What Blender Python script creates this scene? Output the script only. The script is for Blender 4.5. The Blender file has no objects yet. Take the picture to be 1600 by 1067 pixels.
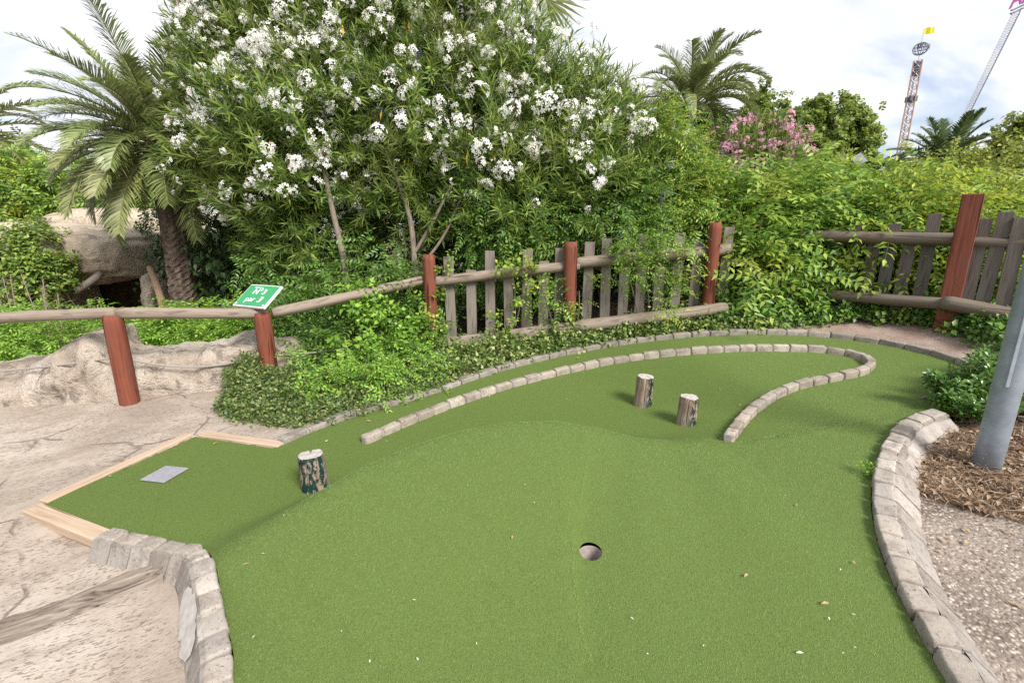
import bpy, math, random
import numpy as np
from mathutils import Vector, Matrix, noise
from mathutils.geometry import delaunay_2d_cdt

random.seed(7)
RG = np.random.default_rng(7)
SC = bpy.context.scene
COL = SC.collection
R = math.radians

# ------------------------------------------------------------------ camera
TH = R(13.5); FP = 711.0; CX, CY = 800.0, 533.5; HC = 1.65
CT, ST = math.cos(TH), math.sin(TH)
cam = bpy.data.cameras.new('camera'); cam.sensor_width = 36; cam.lens = 16.0
cam.clip_start = 0.05; cam.clip_end = 3000
co = bpy.data.objects.new('camera', cam); COL.objects.link(co)
co.location = (0, 0, HC); co.rotation_euler = (R(90) - TH, 0, 0); SC.camera = co

def ray(px, py):
    a = (px - CX) / FP; b = (CY - py) / FP
    return np.array([a, b * ST + CT, b * CT - ST])
def P(px, py, t): return np.array([0, 0, HC]) + t * ray(px, py)
def G(px, py, z):
    d = ray(px, py); return np.array([0, 0, HC]) + d * ((z - HC) / d[2])
def zat(Y, py):
    d = ray(CX, py); return HC + Y * d[2] / d[1]
def PY(px, py, Y):
    d = ray(px, py); return np.array([0, 0, HC]) + d * (Y / d[1])
def pxs(r, t): return r / FP * t

# ------------------------------------------------------------------ terrain
CP = [(0,1067,-.05),(200,1067,-.04),(100,900,0),(20,790,.02),(0,680,.06),(203,628,.10),(425,608,.11),(340,655,.08),
 (305,680,.06),(75,787,.04),(165,840,.05),(430,697,.06),(258,742,.05),(487,768,.05),(600,700,.07),(700,650,.10),
 (600,635,.106),(760,578,.23),(920,540,.37),(1130,520,.52),(1250,520,.54),(1400,537,.53),(1510,570,.47),
 (900,575,.26),(1200,545,.44),(1365,570,.41),(1137,690,.20),(1007,636,.17),(1076,665,.17),
 (1450,645,.34),(1375,770,.23),(1450,960,.14),(1500,1067,.11),(1555,728,.28),(1600,900,.18),(1640,640,.42),
 (923,861,.09),(700,1067,.05),(360,1067,.03),(340,870,.05),
 (680,560,.18),(890,527,.42),(1105,503,.59),(1475,508,.70),(1560,530,.66),(1230,482,.68)]
cpw = [tuple(G(*c)) for c in CP]
cpw += [(-8,8,.05),(-11,3,.05),(-5,9,.05),(-2.5,7.5,.2),(0,10,.45),(5,12,.7),(10,8,.75),(7,3,.45),(4,-2,.1),(0,-3,0),(-6,-2,-.05),(3,8,.65)]
cpw = np.array(cpw)
def _phi(r): return np.where(r > 1e-9, r * r * np.log(np.maximum(r, 1e-9)), 0)
_n = len(cpw)
_K = _phi(np.linalg.norm(cpw[:, None, :2] - cpw[None, :, :2], axis=2)) + np.eye(_n) * 0.08
_Pm = np.c_[np.ones(_n), cpw[:, :2]]
_A = np.block([[_K, _Pm], [_Pm.T, np.zeros((3, 3))]])
_w = np.linalg.solve(_A, np.r_[cpw[:, 2], 0, 0, 0])
def sstep(a, b, x):
    u = np.clip((x - a) / (b - a), 0, 1); return u * u * (3 - 2 * u)
def HH(xy):
    xy = np.atleast_2d(np.asarray(xy, float))[:, :2]
    out = np.empty(len(xy))
    for i in range(0, len(xy), 20000):
        c = xy[i:i + 20000]
        k = _phi(np.linalg.norm(c[:, None, :] - cpw[None, :, :2], axis=2))
        out[i:i + 20000] = k @ _w[:_n] + _w[_n] + c @ _w[_n + 1:]
    r = np.linalg.norm(xy - np.array([0, 4.0]), axis=1)
    return out + (.25 - out) * sstep(9, 15, r)
def h1(x, y): return float(HH([(x, y)])[0])
def ground(px, py):
    z = .1
    for _ in range(25):
        p = G(px, py, z); z = .5 * z + .5 * h1(p[0], p[1])
    return G(px, py, z)

CREST = [(330,905,.03),(400,843,.06),(480,790,.09),(560,740,.115),(640,702,.13),(720,676,.14),(800,662,.14),(870,661,.125),(930,672,.10),(985,688,.075),(1060,698,.05),(1130,695,.02)]
_cr = []
for a, b, A in CREST:
    z = .2
    for _ in range(20):
        p = G(a, b, z); z = .5 * z + .5 * (h1(p[0], p[1]) + A * 1.9)
    _cr.append((p[0], p[1], A * 1.9))
_cr = np.array(_cr)
def mound(xy):
    xy = np.atleast_2d(np.asarray(xy, float))[:, :2]
    best = np.full(len(xy), 1e9); sd = np.zeros(len(xy)); am = np.zeros(len(xy)); par = np.zeros(len(xy))
    for i in range(len(_cr) - 1):
        a, b = _cr[i, :2], _cr[i + 1, :2]; d = b - a
        L2 = d @ d
        u = ((xy - a) @ d) / L2
        uc = np.clip(u, 0, 1)
        q = a + uc[:, None] * d
        dist = np.linalg.norm(xy - q, axis=1)
        side = d[0] * (xy[:, 1] - a[1]) - d[1] * (xy[:, 0] - a[0])
        m = dist < best
        best[m] = dist[m]; sd[m] = np.where(side[m] < 0, dist[m], -dist[m])
        am[m] = (_cr[i, 2] * (1 - uc) + _cr[i + 1, 2] * uc)[m]
    f = np.where(sd < 0, 1 - sstep(0, .40, -sd), 1 - .8 * sstep(.05, 1.7, sd))
    return am * f
def crest_side(xy):
    best = np.full(len(xy), 1e9); sd = np.zeros(len(xy))
    for i in range(len(_cr) - 1):
        a, b = _cr[i, :2], _cr[i + 1, :2]; d = b - a
        q = a + np.clip(((xy - a) @ d) / (d @ d), 0, 1)[:, None] * d
        dist = np.linalg.norm(xy - q, axis=1); side = d[0] * (xy[:, 1] - a[1]) - d[1] * (xy[:, 0] - a[0])
        m = dist < best; best[m] = dist[m]; sd[m] = np.where(side[m] < 0, dist[m], -dist[m])
    return sd
def HG(xy): return HH(xy) + mound(xy)
def hg1(x, y): return float(HG([(x, y)])[0])
def greenpt(px, py):
    z = .1
    for _ in range(25):
        p = G(px, py, z); z = .5 * z + .5 * hg1(p[0], p[1])
    return G(px, py, z)

# ------------------------------------------------------------------ polygon helpers
def inpoly(pts, poly):
    pts = np.atleast_2d(pts); x, y = pts[:, 0], pts[:, 1]
    c = np.zeros(len(pts), bool); n = len(poly)
    for i in range(n):
        x1, y1 = poly[i][:2]; x2, y2 = poly[(i + 1) % n][:2]
        m = ((y1 > y) != (y2 > y))
        if y1 != y2:
            xi = (x2 - x1) * (y - y1) / (y2 - y1) + x1
            c ^= m & (x < xi)
    return c
def smooth_poly(pts, k=2):
    pts = [np.asarray(p, float) for p in pts]
    for _ in range(k):
        q = [pts[0]]
        for a, b in zip(pts[:-1], pts[1:]):
            q += [a * .75 + b * .25, a * .25 + b * .75]
        q.append(pts[-1]); pts = q
    return np.array(pts)
def resample(pts, step):
    pts = np.asarray(pts, float)
    s = np.r_[0, np.cumsum(np.linalg.norm(np.diff(pts, axis=0), axis=1))]
    n = max(1, int(round(s[-1] / step)))
    u = np.linspace(0, s[-1], n + 1)
    return np.stack([np.interp(u, s, pts[:, i]) for i in range(pts.shape[1])], 1)

# ------------------------------------------------------------------ materials
class NT:
    def __init__(s, name):
        s.m = bpy.data.materials.new(name); s.m.use_nodes = True
        s.t = s.m.node_tree; s.b = s.t.nodes['Principled BSDF']; s.out = s.t.nodes['Material Output']
    def n(s, typ, **kw):
        x = s.t.nodes.new(typ)
        for k, v in kw.items():
            if k in x.inputs.keys() if isinstance(k, str) else False: pass
            setattr(x, k, v)
        return x
    def l(s, a, b): s.t.links.new(a, b)
    def coord(s, scale=(1, 1, 1), kind='Object', rot=(0, 0, 0)):
        c = s.n('ShaderNodeTexCoord'); m = s.n('ShaderNodeMapping')
        m.inputs['Scale'].default_value = scale; m.inputs['Rotation'].default_value = rot
        if any(rot):
            m0 = s.n('ShaderNodeMapping'); m0.inputs['Rotation'].default_value = rot; m.inputs['Rotation'].default_value = (0, 0, 0)
            s.l(c.outputs[kind], m0.inputs['Vector']); s.l(m0.outputs[0], m.inputs['Vector']); return m.outputs[0]
        s.l(c.outputs[kind], m.inputs['Vector']); return m.outputs[0]
    def noise(s, vec, scale, detail=4, rough=.55, dist=0):
        x = s.n('ShaderNodeTexNoise'); x.inputs['Scale'].default_value = scale; x.inputs['Detail'].default_value = detail
        x.inputs['Roughness'].default_value = rough; x.inputs['Distortion'].default_value = dist
        s.l(vec, x.inputs['Vector']); return x.outputs['Fac']
    def voro(s, vec, scale, feature='F1', out='Distance'):
        x = s.n('ShaderNodeTexVoronoi'); x.feature = feature; x.inputs['Scale'].default_value = scale
        s.l(vec, x.inputs['Vector']); return x.outputs[out]
    def ramp(s, fac, stops, interp='LINEAR'):
        x = s.n('ShaderNodeValToRGB'); cr = x.color_ramp; cr.interpolation = interp
        while len(cr.elements) < len(stops): cr.elements.new(.5)
        for e, (p, c) in zip(cr.elements, stops):
            e.position = p; e.color = (*c, 1) if len(c) == 3 else c
        s.l(fac, x.inputs[0]); return x.outputs[0]
    def mapr(s, fac, a, b, c=0, d=1):
        x = s.n('ShaderNodeMapRange'); x.inputs[1].default_value = a; x.inputs[2].default_value = b
        x.inputs[3].default_value = c; x.inputs[4].default_value = d
        s.l(fac, x.inputs[0]); return x.outputs[0]
    def math(s, op, a, b):
        x = s.n('ShaderNodeMath'); x.operation = op
        for i, v in enumerate((a, b)):
            if isinstance(v, (int, float)): x.inputs[i].default_value = v
            else: s.l(v, x.inputs[i])
        return x.outputs[0]
    def mix(s, fac, a, b, mode='MIX'):
        x = s.n('ShaderNodeMix'); x.data_type = 'RGBA'; x.blend_type = mode
        for sock, v in ((x.inputs[0], fac), (x.inputs[6], a), (x.inputs[7], b)):
            if isinstance(v, (int, float)): sock.default_value = v
            elif isinstance(v, tuple): sock.default_value = (*v, 1)
            else: s.l(v, sock)
        return x.outputs[2]
    def bump(s, h, strength=.5, dist=.01, prev=None):
        x = s.n('ShaderNodeBump'); x.inputs['Strength'].default_value = strength; x.inputs['Distance'].default_value = dist
        s.l(h, x.inputs['Height'])
        if prev is not None: s.l(prev, x.inputs['Normal'])
        s.l(x.outputs[0], s.b.inputs['Normal']); return x.outputs[0]
    def rand(s): return s.n('ShaderNodeNewGeometry').outputs['Random Per Island']
    def col(s, c, rough=.7, spec=.3, metal=0):
        if isinstance(c, tuple): s.b.inputs['Base Color'].default_value = (*c, 1)
        else: s.l(c, s.b.inputs['Base Color'])
        s.b.inputs['Roughness'].default_value = rough; s.b.inputs['Specular IOR Level'].default_value = spec
        s.b.inputs['Metallic'].default_value = metal
        return s.m

def leaf_mat(name, cols, trans=.3, rough=.45, spec=.35, patch=None, tcol=None):
    """cols: leaf colours picked at random per leaf; patch: another colour met in clumps (new growth)."""
    s = NT(name); G_ = 1.0 if any(k in name for k in ("petal", "turf", "fallen", "straw", "flag", "plume", "blade", "bud")) else 1.6
    W_ = (1, 1, 1) if G_ == 1.0 else (1.03, 1.02, .84)
    cols = [tuple(min(.9, x * G_ * w_) for x, w_ in zip(c, W_)) for c in cols]
    st = [(i / max(1, len(cols) - 1) * .96 + .02, c) for i, c in enumerate(cols)]
    c = s.ramp(s.rand(), st)
    if patch:
        v = s.coord()
        c = s.mix(s.mapr(s.noise(v, patch[1], 3), patch[2], patch[2] + .12), c, s.mix(.35, patch[0], c))
    s.col(c, rough, spec)
    tr = s.n('ShaderNodeBsdfTranslucent')
    g = s.n('ShaderNodeHueSaturation'); g.inputs['Value'].default_value = 1.5; g.inputs['Hue'].default_value = .485
    s.l(c, g.inputs['Color']); s.l(g.outputs[0], tr.inputs['Color'])
    mx = s.n('ShaderNodeMixShader'); mx.inputs[0].default_value = trans
    s.l(s.b.outputs[0], mx.inputs[1]); s.l(tr.outputs[0], mx.inputs[2]); s.l(mx.outputs[0], s.out.inputs['Surface'])
    return s.m

def wood_mat(name, c1, c2, c3, axis=0, rough=.8, grain=60, wear=None):
    s = NT(name)
    sc = [grain, grain, grain]; sc[axis] = grain * .06
    v = s.coord(tuple(sc))
    g = s.noise(v, 1, 6, .65, .6)
    sc2 = [6, 6, 6]; sc2[axis] = 1.2
    big = s.noise(s.coord(tuple(sc2)), 1, 4)
    c = s.ramp(g, [(.28, c3), (.45, c1), (.7, c2)])
    c = s.mix(s.mapr(big, .45, .75, 0, .6), c, c2)
    sc3 = [22, 22, 22]; sc3[axis] = .9
    crk = s.noise(s.coord(tuple(sc3)), 1, 2, .5, .3)
    ck = s.mapr(crk, .66, .70)
    c = s.mix(s.math('MULTIPLY', ck, .75), c, tuple(x * .25 for x in c3))
    if wear:
        sc4 = [14, 14, 14]; sc4[axis] = 3
        c = s.mix(s.mapr(s.noise(s.coord(tuple(sc4)), 1, 5, .7), .56, .66, 0, .75), c, wear)
    s.bump(s.math('SUBTRACT', g, s.math('MULTIPLY', ck, 1.5)), .7, .006)
    return s.col(c, rough, .2)

def M_path():
    s = NT('concrete_path')
    v = s.coord((1, 1, 1)); vs = s.coord((3.2, 6.0, 3), rot=(0, 0, R(-28)))
    a = s.noise(v, 1.1, 5, .6); b = s.noise(vs, 1.3, 6, .7, .5)
    c = s.ramp(a, [(.3, (.22, .175, .14)), (.5, (.335, .28, .23)), (.68, (.475, .41, .35))])
    c = s.mix(s.mapr(b, .48, .68, 0, .7), c, (.20, .15, .11))
    fl = s.noise(s.coord((22, 62, 20), rot=(0, 0, R(-28))), 1.6, 4, .65)
    f = s.mapr(fl, .57, .64)
    gate = s.mapr(s.noise(v, 2.3, 3), .36, .52)
    f = s.math('MULTIPLY', f, gate)
    c = s.mix(s.math('MULTIPLY', f, .7), c, (.17, .12, .09))
    w = s.n('ShaderNodeMix'); w.data_type = 'VECTOR'; w.inputs[0].default_value = .30
    nn = s.n('ShaderNodeTexNoise'); nn.inputs['Scale'].default_value = 1.5; nn.inputs['Detail'].default_value = 4; s.l(v, nn.inputs['Vector'])
    s.l(v, w.inputs[4]); s.l(nn.outputs['Color'], w.inputs[5])
    e = s.voro(w.outputs[1], 1.7, 'DISTANCE_TO_EDGE')
    k = s.math('MULTIPLY', s.mapr(e, .003, .014, 1, 0), s.mapr(s.noise(v, 1.9, 2), .45, .53))
    c = s.mix(s.math('MULTIPLY', k, .75), c, (.13, .09, .07))
    gr = s.noise(v, 95, 3, .7)
    c = s.mix(s.mapr(gr, .3, .7, 0, .35), c, (.42, .35, .30))
    h = s.math('SUBTRACT', s.math('ADD', s.math('MULTIPLY', b, 1.2), s.math('MULTIPLY', gr, .35)), s.math('ADD', s.math('MULTIPLY', f, .7), k))
    s.bump(h, .75, .012)
    return s.col(c, .9, .15)
def M_pebble():
    s = NT('pebble_concrete'); v = s.coord((1, 1, 1))
    w = s.n('ShaderNodeMix'); w.data_type = 'VECTOR'; w.inputs[0].default_value = .02
    nn = s.n('ShaderNodeTexNoise'); nn.inputs['Scale'].default_value = 40; s.l(v, nn.inputs['Vector'])
    s.l(v, w.inputs[4]); s.l(nn.outputs['Color'], w.inputs[5])
    vv = w.outputs[1]
    d = s.voro(vv, 62); cc = s.voro(vv, 62, out='Color')
    sep = s.n('ShaderNodeSeparateColor'); s.l(cc, sep.inputs[0])
    peb = s.ramp(sep.outputs[0], [(.1, (.12, .092, .075)), (.35, (.24, .19, .155)), (.6, (.33, .275, .225)), (.8, (.38, .325, .27)), (.97, (.50, .44, .38))])
    mort = s.mix(s.mapr(s.noise(v, 3, 4), .4, .65), (.25, .205, .17), (.10, .078, .066))
    m = s.mapr(d, .34, .60)
    c = s.mix(m, peb, mort)
    big = s.noise(v, 1.6, 5, .6)
    c = s.mix(s.mapr(big, .48, .7, 0, .5), c, (.36, .30, .255))
    s.bump(s.math('ADD', s.math('MULTIPLY', d, -1), s.math('MULTIPLY', s.noise(v, 60, 3), .5)), .8, .008)
    return s.col(c, .85, .2)
def M_soil():
    s = NT('garden_soil'); v = s.coord((1, 1, 1))
    a = s.noise(v, 2.2, 6, .65); b = s.noise(v, 60, 4, .7)
    c = s.ramp(a, [(.3, (.07, .05, .035)), (.55, (.15, .105, .075)), (.75, (.25, .18, .13))])
    c = s.mix(s.mapr(b, .45, .75, 0, .6), c, (.30, .22, .16))
    s.bump(b, .8, .02); return s.col(c, .95, .1)
def M_dirt():
    s = NT('pinkish_dirt'); v = s.coord((1, 1, 1))
    a = s.noise(v, 3.5, 6, .65); b = s.noise(v, 80, 4, .7)
    c = s.ramp(a, [(.3, (.22, .15, .115)), (.55, (.36, .27, .225)), (.75, (.46, .37, .31))])
    c = s.mix(s.mapr(b, .5, .7, 0, .55), c, (.16, .105, .08))
    s.bump(b, .8, .015); return s.col(c, .95, .1)
def M_turfbase():
    s = NT('turf_backing'); v = s.coord((1, 1, 1))
    b = s.noise(v, 210, 4, .7)
    c = s.ramp(b, [(.3, (.05, .08, .018)), (.55, (.11, .155, .038)), (.75, (.16, .21, .06))])
    s.bump(b, .8, .004); return s.col(c, .8, .15)
def M_stone(name='edging_stone', tint=(1, 1, 1)):
    s = NT(name); v = s.coord((1, 1, 1))
    r = s.rand()
    t = lambda c: tuple(a * b for a, b in zip(c, tint))
    c = s.ramp(r, [(0, t((.25, .22, .185))), (.35, t((.38, .335, .285))), (.7, t((.32, .29, .255))), (1, t((.45, .405, .35)))])
    a = s.noise(v, 9, 5, .65); b = s.noise(v, 70, 5, .75)
    c = s.mix(s.mapr(a, .48, .66, 0, .8), c, t((.20, .165, .14)))
    p = s.mapr(b, .60, .68)
    c = s.mix(s.math('MULTIPLY', p, .7), c, t((.15, .12, .10)))
    c = s.mix(s.mapr(b, .42, .30, 0, .45), c, (.58, .52, .45))
    s.bump(s.math('SUBTRACT', s.math('ADD', a, s.math('MULTIPLY', b, .6)), p), .7, .008)
    return s.col(c, .9, .15)
def M_mortar():
    s = NT('mortar'); v = s.coord((1, 1, 1)); a = s.noise(v, 6, 5, .6); b = s.noise(v, 90, 4, .7)
    c = s.ramp(a, [(.3, (.24, .21, .185)), (.6, (.38, .345, .31)), (.8, (.47, .43, .39))])
    c = s.mix(s.mapr(b, .5, .7, 0, .5), c, (.20, .17, .15))
    s.bump(b, .6, .006); return s.col(c, .95, .1)
def M_rock(name, c1, c2, c3, sc=1.0):
    s = NT(name); v = s.coord((1, 1, 1))
    a = s.noise(v, 1.6 * sc, 6, .65, .4); b = s.noise(s.coord((1, 1, 1.1)), 6 * sc, 6, .7, .5); f = s.noise(v, 55 * sc, 4, .7)
    c = s.ramp(a, [(.3, c2), (.5, c1), (.7, c3)])
    dk = s.mapr(b, .52, .62)
    c = s.mix(s.math('MULTIPLY', dk, .65), c, tuple(x * .36 for x in c2))
    c = s.mix(s.mapr(f, .55, .7, 0, .6), c, tuple(x * .5 for x in c1))
    s.bump(s.math('ADD', s.math('MULTIPLY', b, -1.5), s.math('MULTIPLY', f, .6)), .9, .05)
    return s.col(c, .95, .1)
def M_flat(name, c, rough=.5, spec=.3, metal=0, var=.25, sc=12):
    s = NT(name); v = s.coord((1, 1, 1)); a = s.noise(v, sc, 5, .65)
    cc = s.ramp(a, [(.3, tuple(x * (1 - var) for x in c)), (.7, tuple(min(1, x * (1 + var)) for x in c))])
    return s.col(cc, rough, spec, metal)
def M_stump():
    s = NT('stump_wood')
    v = s.coord((48, 48, 4)); g = s.noise(v, 1, 6, .7, .5)
    c = s.ramp(g, [(.28, (.045, .03, .022)), (.45, (.20, .145, .105)), (.62, (.36, .27, .20)), (.8, (.42, .36, .30))])
    gb = s.noise(s.coord((8, 8, 5)), 1, 4)
    c = s.mix(s.mapr(gb, .45, .7, 0, .6), c, (.26, .235, .215))
    ck = s.mapr(s.noise(s.coord((26, 26, 1.2)), 1, 2), .62, .66)
    c = s.mix(s.math('MULTIPLY', ck, .85), c, (.02, .014, .01))
    # flaking dark green paint: on one side of the stump only, worn through in flecks
    sep = s.n('ShaderNodeSeparateXYZ'); s.l(s.coord(), sep.inputs[0])
    side = s.mapr(sep.outputs[0], .005, .045)
    fl = s.mapr(s.noise(s.coord((38, 38, 16)), 1, 4, .7), .45, .51)
    c = s.mix(s.math('MULTIPLY', side, fl), c, (.007, .030, .023))
    s.bump(s.math('SUBTRACT', g, ck), .9, .008)
    return s.col(c, .8, .2)
def M_endgrain():
    s = NT('stump_end_grain'); v = s.coord((1, 1, 1))
    w = s.n('ShaderNodeTexWave'); w.wave_type = 'RINGS'; w.rings_direction = 'Z'; w.inputs['Scale'].default_value = 28; w.inputs['Distortion'].default_value = 2
    s.l(v, w.inputs[0])
    c = s.mix(s.math('MULTIPLY', w.outputs['Fac'], .4), (.46, .43, .40), (.27, .24, .22))
    c = s.mix(s.mapr(s.noise(v, 16, 5, .7), .5, .68, 0, .6), c, (.18, .15, .13))
    s.bump(w.outputs['Fac'], .4, .003); return s.col(c, .9, .15)

# ------------------------------------------------------------------ object helpers
def tag(o, label=None, cat=None, group=None, kind=None):
    if label: o['label'] = label
    if cat: o['category'] = cat
    if group: o['group'] = group
    if kind: o['kind'] = kind
    return o
def empty(name, loc, label, cat, group=None):
    o = bpy.data.objects.new(name, None); COL.objects.link(o); o.location = tuple(loc); o.empty_display_size = .1
    return tag(o, label, cat, group)
def build(name, V, F, mats, midx=None, parent=None, loc=None, smooth=False, rot=None):
    """V world coordinates (or local when rot/loc given with parent offset), F (n,k) faces of one arity or list."""
    V = np.asarray(V, np.float32)
    if loc is None: loc = np.array(parent.location) if parent else np.zeros(3)
    loc = np.asarray(loc, float)
    V = V - loc.astype(np.float32) if rot is None else V
    me = bpy.data.meshes.new(name)
    if isinstance(F, np.ndarray):
        n, k = F.shape
        me.vertices.add(len(V)); me.vertices.foreach_set('co', V.ravel())
        me.loops.add(n * k); me.loops.foreach_set('vertex_index', F.astype(np.int32).ravel())
        me.polygons.add(n); me.polygons.foreach_set('loop_start', np.arange(n, dtype=np.int32) * k)
        me.update(calc_edges=True)
    else:
        me.from_pydata([tuple(map(float, v)) for v in V], [], [tuple(f) for f in F]); me.update()
    for m in (mats if isinstance(mats, (list, tuple)) else [mats]): me.materials.append(m)
    if midx is not None: me.polygons.foreach_set('material_index', np.asarray(midx, np.int32))
    if smooth: me.polygons.foreach_set('use_smooth', np.ones(len(me.polygons), bool))
    o = bpy.data.objects.new(name, me); COL.objects.link(o)
    if parent: o.parent = parent; o.location = tuple(loc - np.array(parent.location))
    else: o.location = tuple(loc)
    if rot is not None: o.rotation_euler = rot
    return o

class Acc:
    """collects pieces into one mesh (list faces)."""
    def __init__(s): s.V = []; s.F = []; s.I = []; s.n = 0
    def add(s, V, F, mi=0):
        V = np.asarray(V, float); s.V.append(V); s.F += [tuple(int(i) + s.n for i in f) for f in F]; s.I += [mi] * len(F); s.n += len(V)
    def out(s, name, mats, parent=None, smooth=False, loc=None):
        return build(name, np.concatenate(s.V), s.F, mats, s.I, parent, loc, smooth)

def frame(d):
    d = np.asarray(d, float); d = d / np.linalg.norm(d)
    u = np.array([0, 0, 1.]) if abs(d[2]) < .95 else np.array([1., 0, 0])
    a = np.cross(u, d); a /= np.linalg.norm(a); b = np.cross(d, a)
    return d, a, b
def tube(pts, rad, seg=10, cap=True):
    pts = np.asarray(pts, float); n = len(pts)
    rad = np.full(n, rad) if np.isscalar(rad) else np.asarray(rad, float)
    V = []; F = []
    T = np.gradient(pts, axis=0)
    a = None
    for i in range(n):
        d = T[i] / np.linalg.norm(T[i])
        if a is None: _, a, b = frame(d)
        else:
            a = a - d * (a @ d); a /= np.linalg.norm(a); b = np.cross(d, a)
        for j in range(seg):
            th = 2 * math.pi * j / seg
            V.append(pts[i] + rad[i] * (math.cos(th) * a + math.sin(th) * b))
    for i in range(n - 1):
        for j in range(seg):
            F.append((i * seg + j, i * seg + (j + 1) % seg, (i + 1) * seg + (j + 1) % seg, (i + 1) * seg + j))
    if cap:
        F.append(tuple(range(seg - 1, -1, -1))); F.append(tuple((n - 1) * seg + j for j in range(seg)))
    return V, F
def log_local(L, r, seed, seg=18, n=26, axis='x', taper=0, ovality=.04, rough=.05, bulge=True):
    """log along local +X (or +Z), uneven radius, softly rounded ends, drying checks."""
    V = []; F = []
    for i in range(n + 1):
        u = i / n; s = u * L
        e = min(s, L - s)
        rr = r * (1 - taper * u)
        if e < .02: rr *= .86 + .14 * math.sqrt(max(0, e / .02))
        for j in range(seg):
            th = 2 * math.pi * j / seg
            k = noise.noise(Vector((s * 2.2, math.cos(th) * .7 + seed * 3.1, math.sin(th) * .7))) * rough * 2.2
            k += noise.noise(Vector((s * .8, math.cos(th) * 3 + seed, math.sin(th) * 3))) * rough
            q = rr * (1 + k) * (1 + ovality * math.cos(2 * th + seed))
            if j == seed % seg: q *= .9
            b = .012 * math.sin(s * 1.3 + seed) if bulge else 0
            if axis == 'x': V.append((s, q * math.cos(th), q * math.sin(th) + b))
            else: V.append((q * math.cos(th) + b * .5, q * math.sin(th), s))
    for i in range(n):
        for j in range(seg):
            f = (i * seg + j, (i + 1) * seg + j, (i + 1) * seg + (j + 1) % seg, i * seg + (j + 1) % seg)
            F.append(f if axis == 'x' else f[::-1])
    a = tuple(range(seg)); b = tuple(n * seg + j for j in range(seg))
    if axis == 'x': F += [a, b[::-1]]
    else: F += [a[::-1], b]
    return V, F
def part_log(name, p, q, r, seed, mat, parent, seg=18, taper=0, rough=.05):
    p = np.asarray(p, float); q = np.asarray(q, float); d = q - p; L = np.linalg.norm(d)
    V, F = log_local(L, r, seed, seg=seg, n=max(10, int(L / .07)), taper=taper, rough=rough)
    rot = Vector(d).to_track_quat('X', 'Z').to_euler()
    return build(name, V, F, mat, None, parent, p, True, rot)
def part_post(name, base, top, r, seed, mat, parent, sink=.12, rough=.025):
    base = np.asarray(base, float) - np.array([0, 0, sink]); L = top - base[2]
    V, F = log_local(L, r, seed, seg=20, n=18, axis='z', rough=rough, bulge=False)
    o = build(name, V, F, mat, None, parent, base, True, (0, 0, seed * 1.3))
    return o

def box_local(sx, sy, sz, bev=.003):
    hx, hy, hz = sx / 2, sy / 2, sz / 2
    return rbox(hx, hy, hz, bev, 2)
def rbox(hx, hy, hz, r, n=3):
    """rounded box: subdivided cube whose corners are rounded by r. returns V,F"""
    idx = {}; V = []; F = []
    h = np.array([hx, hy, hz]); inner = h - r
    def vert(c):
        key = tuple(np.round(c, 5))
        if key in idx: return idx[key]
        p = np.array(c) * h
        q = np.clip(p, -inner, inner); d = p - q; L = np.linalg.norm(d)
        if L > 1e-9: p = q + d / L * r
        idx[key] = len(V); V.append(p); return idx[key]
    def ts():
        # positions: tight to the edges so rounding shows
        e = [-1.0]
        return None
    for ax in range(3):
        o1, o2 = (ax + 1) % 3, (ax + 2) % 3
        def lin(k):
            b = 1 - r / h[k]
            core = list(np.linspace(-b, b, max(2, n)))
            return [-1, -(1 + b) / 2] + core + [(1 + b) / 2, 1]
        l1, l2 = lin(o1), lin(o2)
        for sgn in (-1, 1):
            for i in range(len(l1) - 1):
                for j in range(len(l2) - 1):
                    q = []
                    for (a, b) in ((i, j), (i + 1, j), (i + 1, j + 1), (i, j + 1)):
                        c = [0, 0, 0]; c[ax] = sgn; c[o1] = l1[a]; c[o2] = l2[b]; q.append(vert(c))
                    F.append(tuple(q if sgn > 0 else q[::-1]))
    return np.array(V), F
def part_box(name, center, size, rot, mat, parent, bev=.004, seed=None, wob=0):
    V, F = rbox(size[0] / 2, size[1] / 2, size[2] / 2, bev, 4)
    if seed is not None and wob:
        V = np.array([v + wob * np.array(noise.noise_vector(Vector(v * 9 + seed))) for v in V])
    return build(name, V, F, mat, None, parent, center, False, rot)

# ------------------------------------------------------------------ sprigs (foliage templates)
class Tpl:
    def __init__(s): s.V = []; s.F = []; s.I = []; s.n = 0
    def leaf(s, base, d, up, L, W, fold=.25, bend=.15, wide=.45, mi=0):
        d = np.asarray(d, float); d /= np.linalg.norm(d); up = np.asarray(up, float)
        sd = np.cross(up, d); nl = np.linalg.norm(sd)
        if nl < 1e-4: up = np.array([1, .1, 0]); sd = np.cross(up, d); nl = np.linalg.norm(sd)
        sd /= nl; up = np.cross(d, sd); base = np.asarray(base, float)
        m = base + d * L * wide
        tip = base + d * L - up * L * bend
        s.V += [base, m + sd * W / 2 + up * W * fold, tip, m - sd * W / 2 + up * W * fold, m - up * W * .02]
        n = s.n; s.F += [(n, n + 4, n + 2, n + 1), (n, n + 3, n + 2, n + 4)]; s.I += [mi, mi]; s.n += 5
    def stem(s, a, b, r, mi=1):
        d, u, v = frame(np.asarray(b, float) - np.asarray(a, float))
        for p, q in ((a, r), (b, r * .6)):
            for k in range(3):
                th = 2.094 * k; s.V.append(np.asarray(p) + q * (math.cos(th) * u + math.sin(th) * v))
        n = s.n
        for k in range(3): s.F.append((n + k, n + (k + 1) % 3, n + 3 + (k + 1) % 3, n + 3 + k)); s.I.append(mi)
        s.n += 6
    def done(s): return np.array(s.V), np.array(s.F), np.array(s.I)

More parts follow.
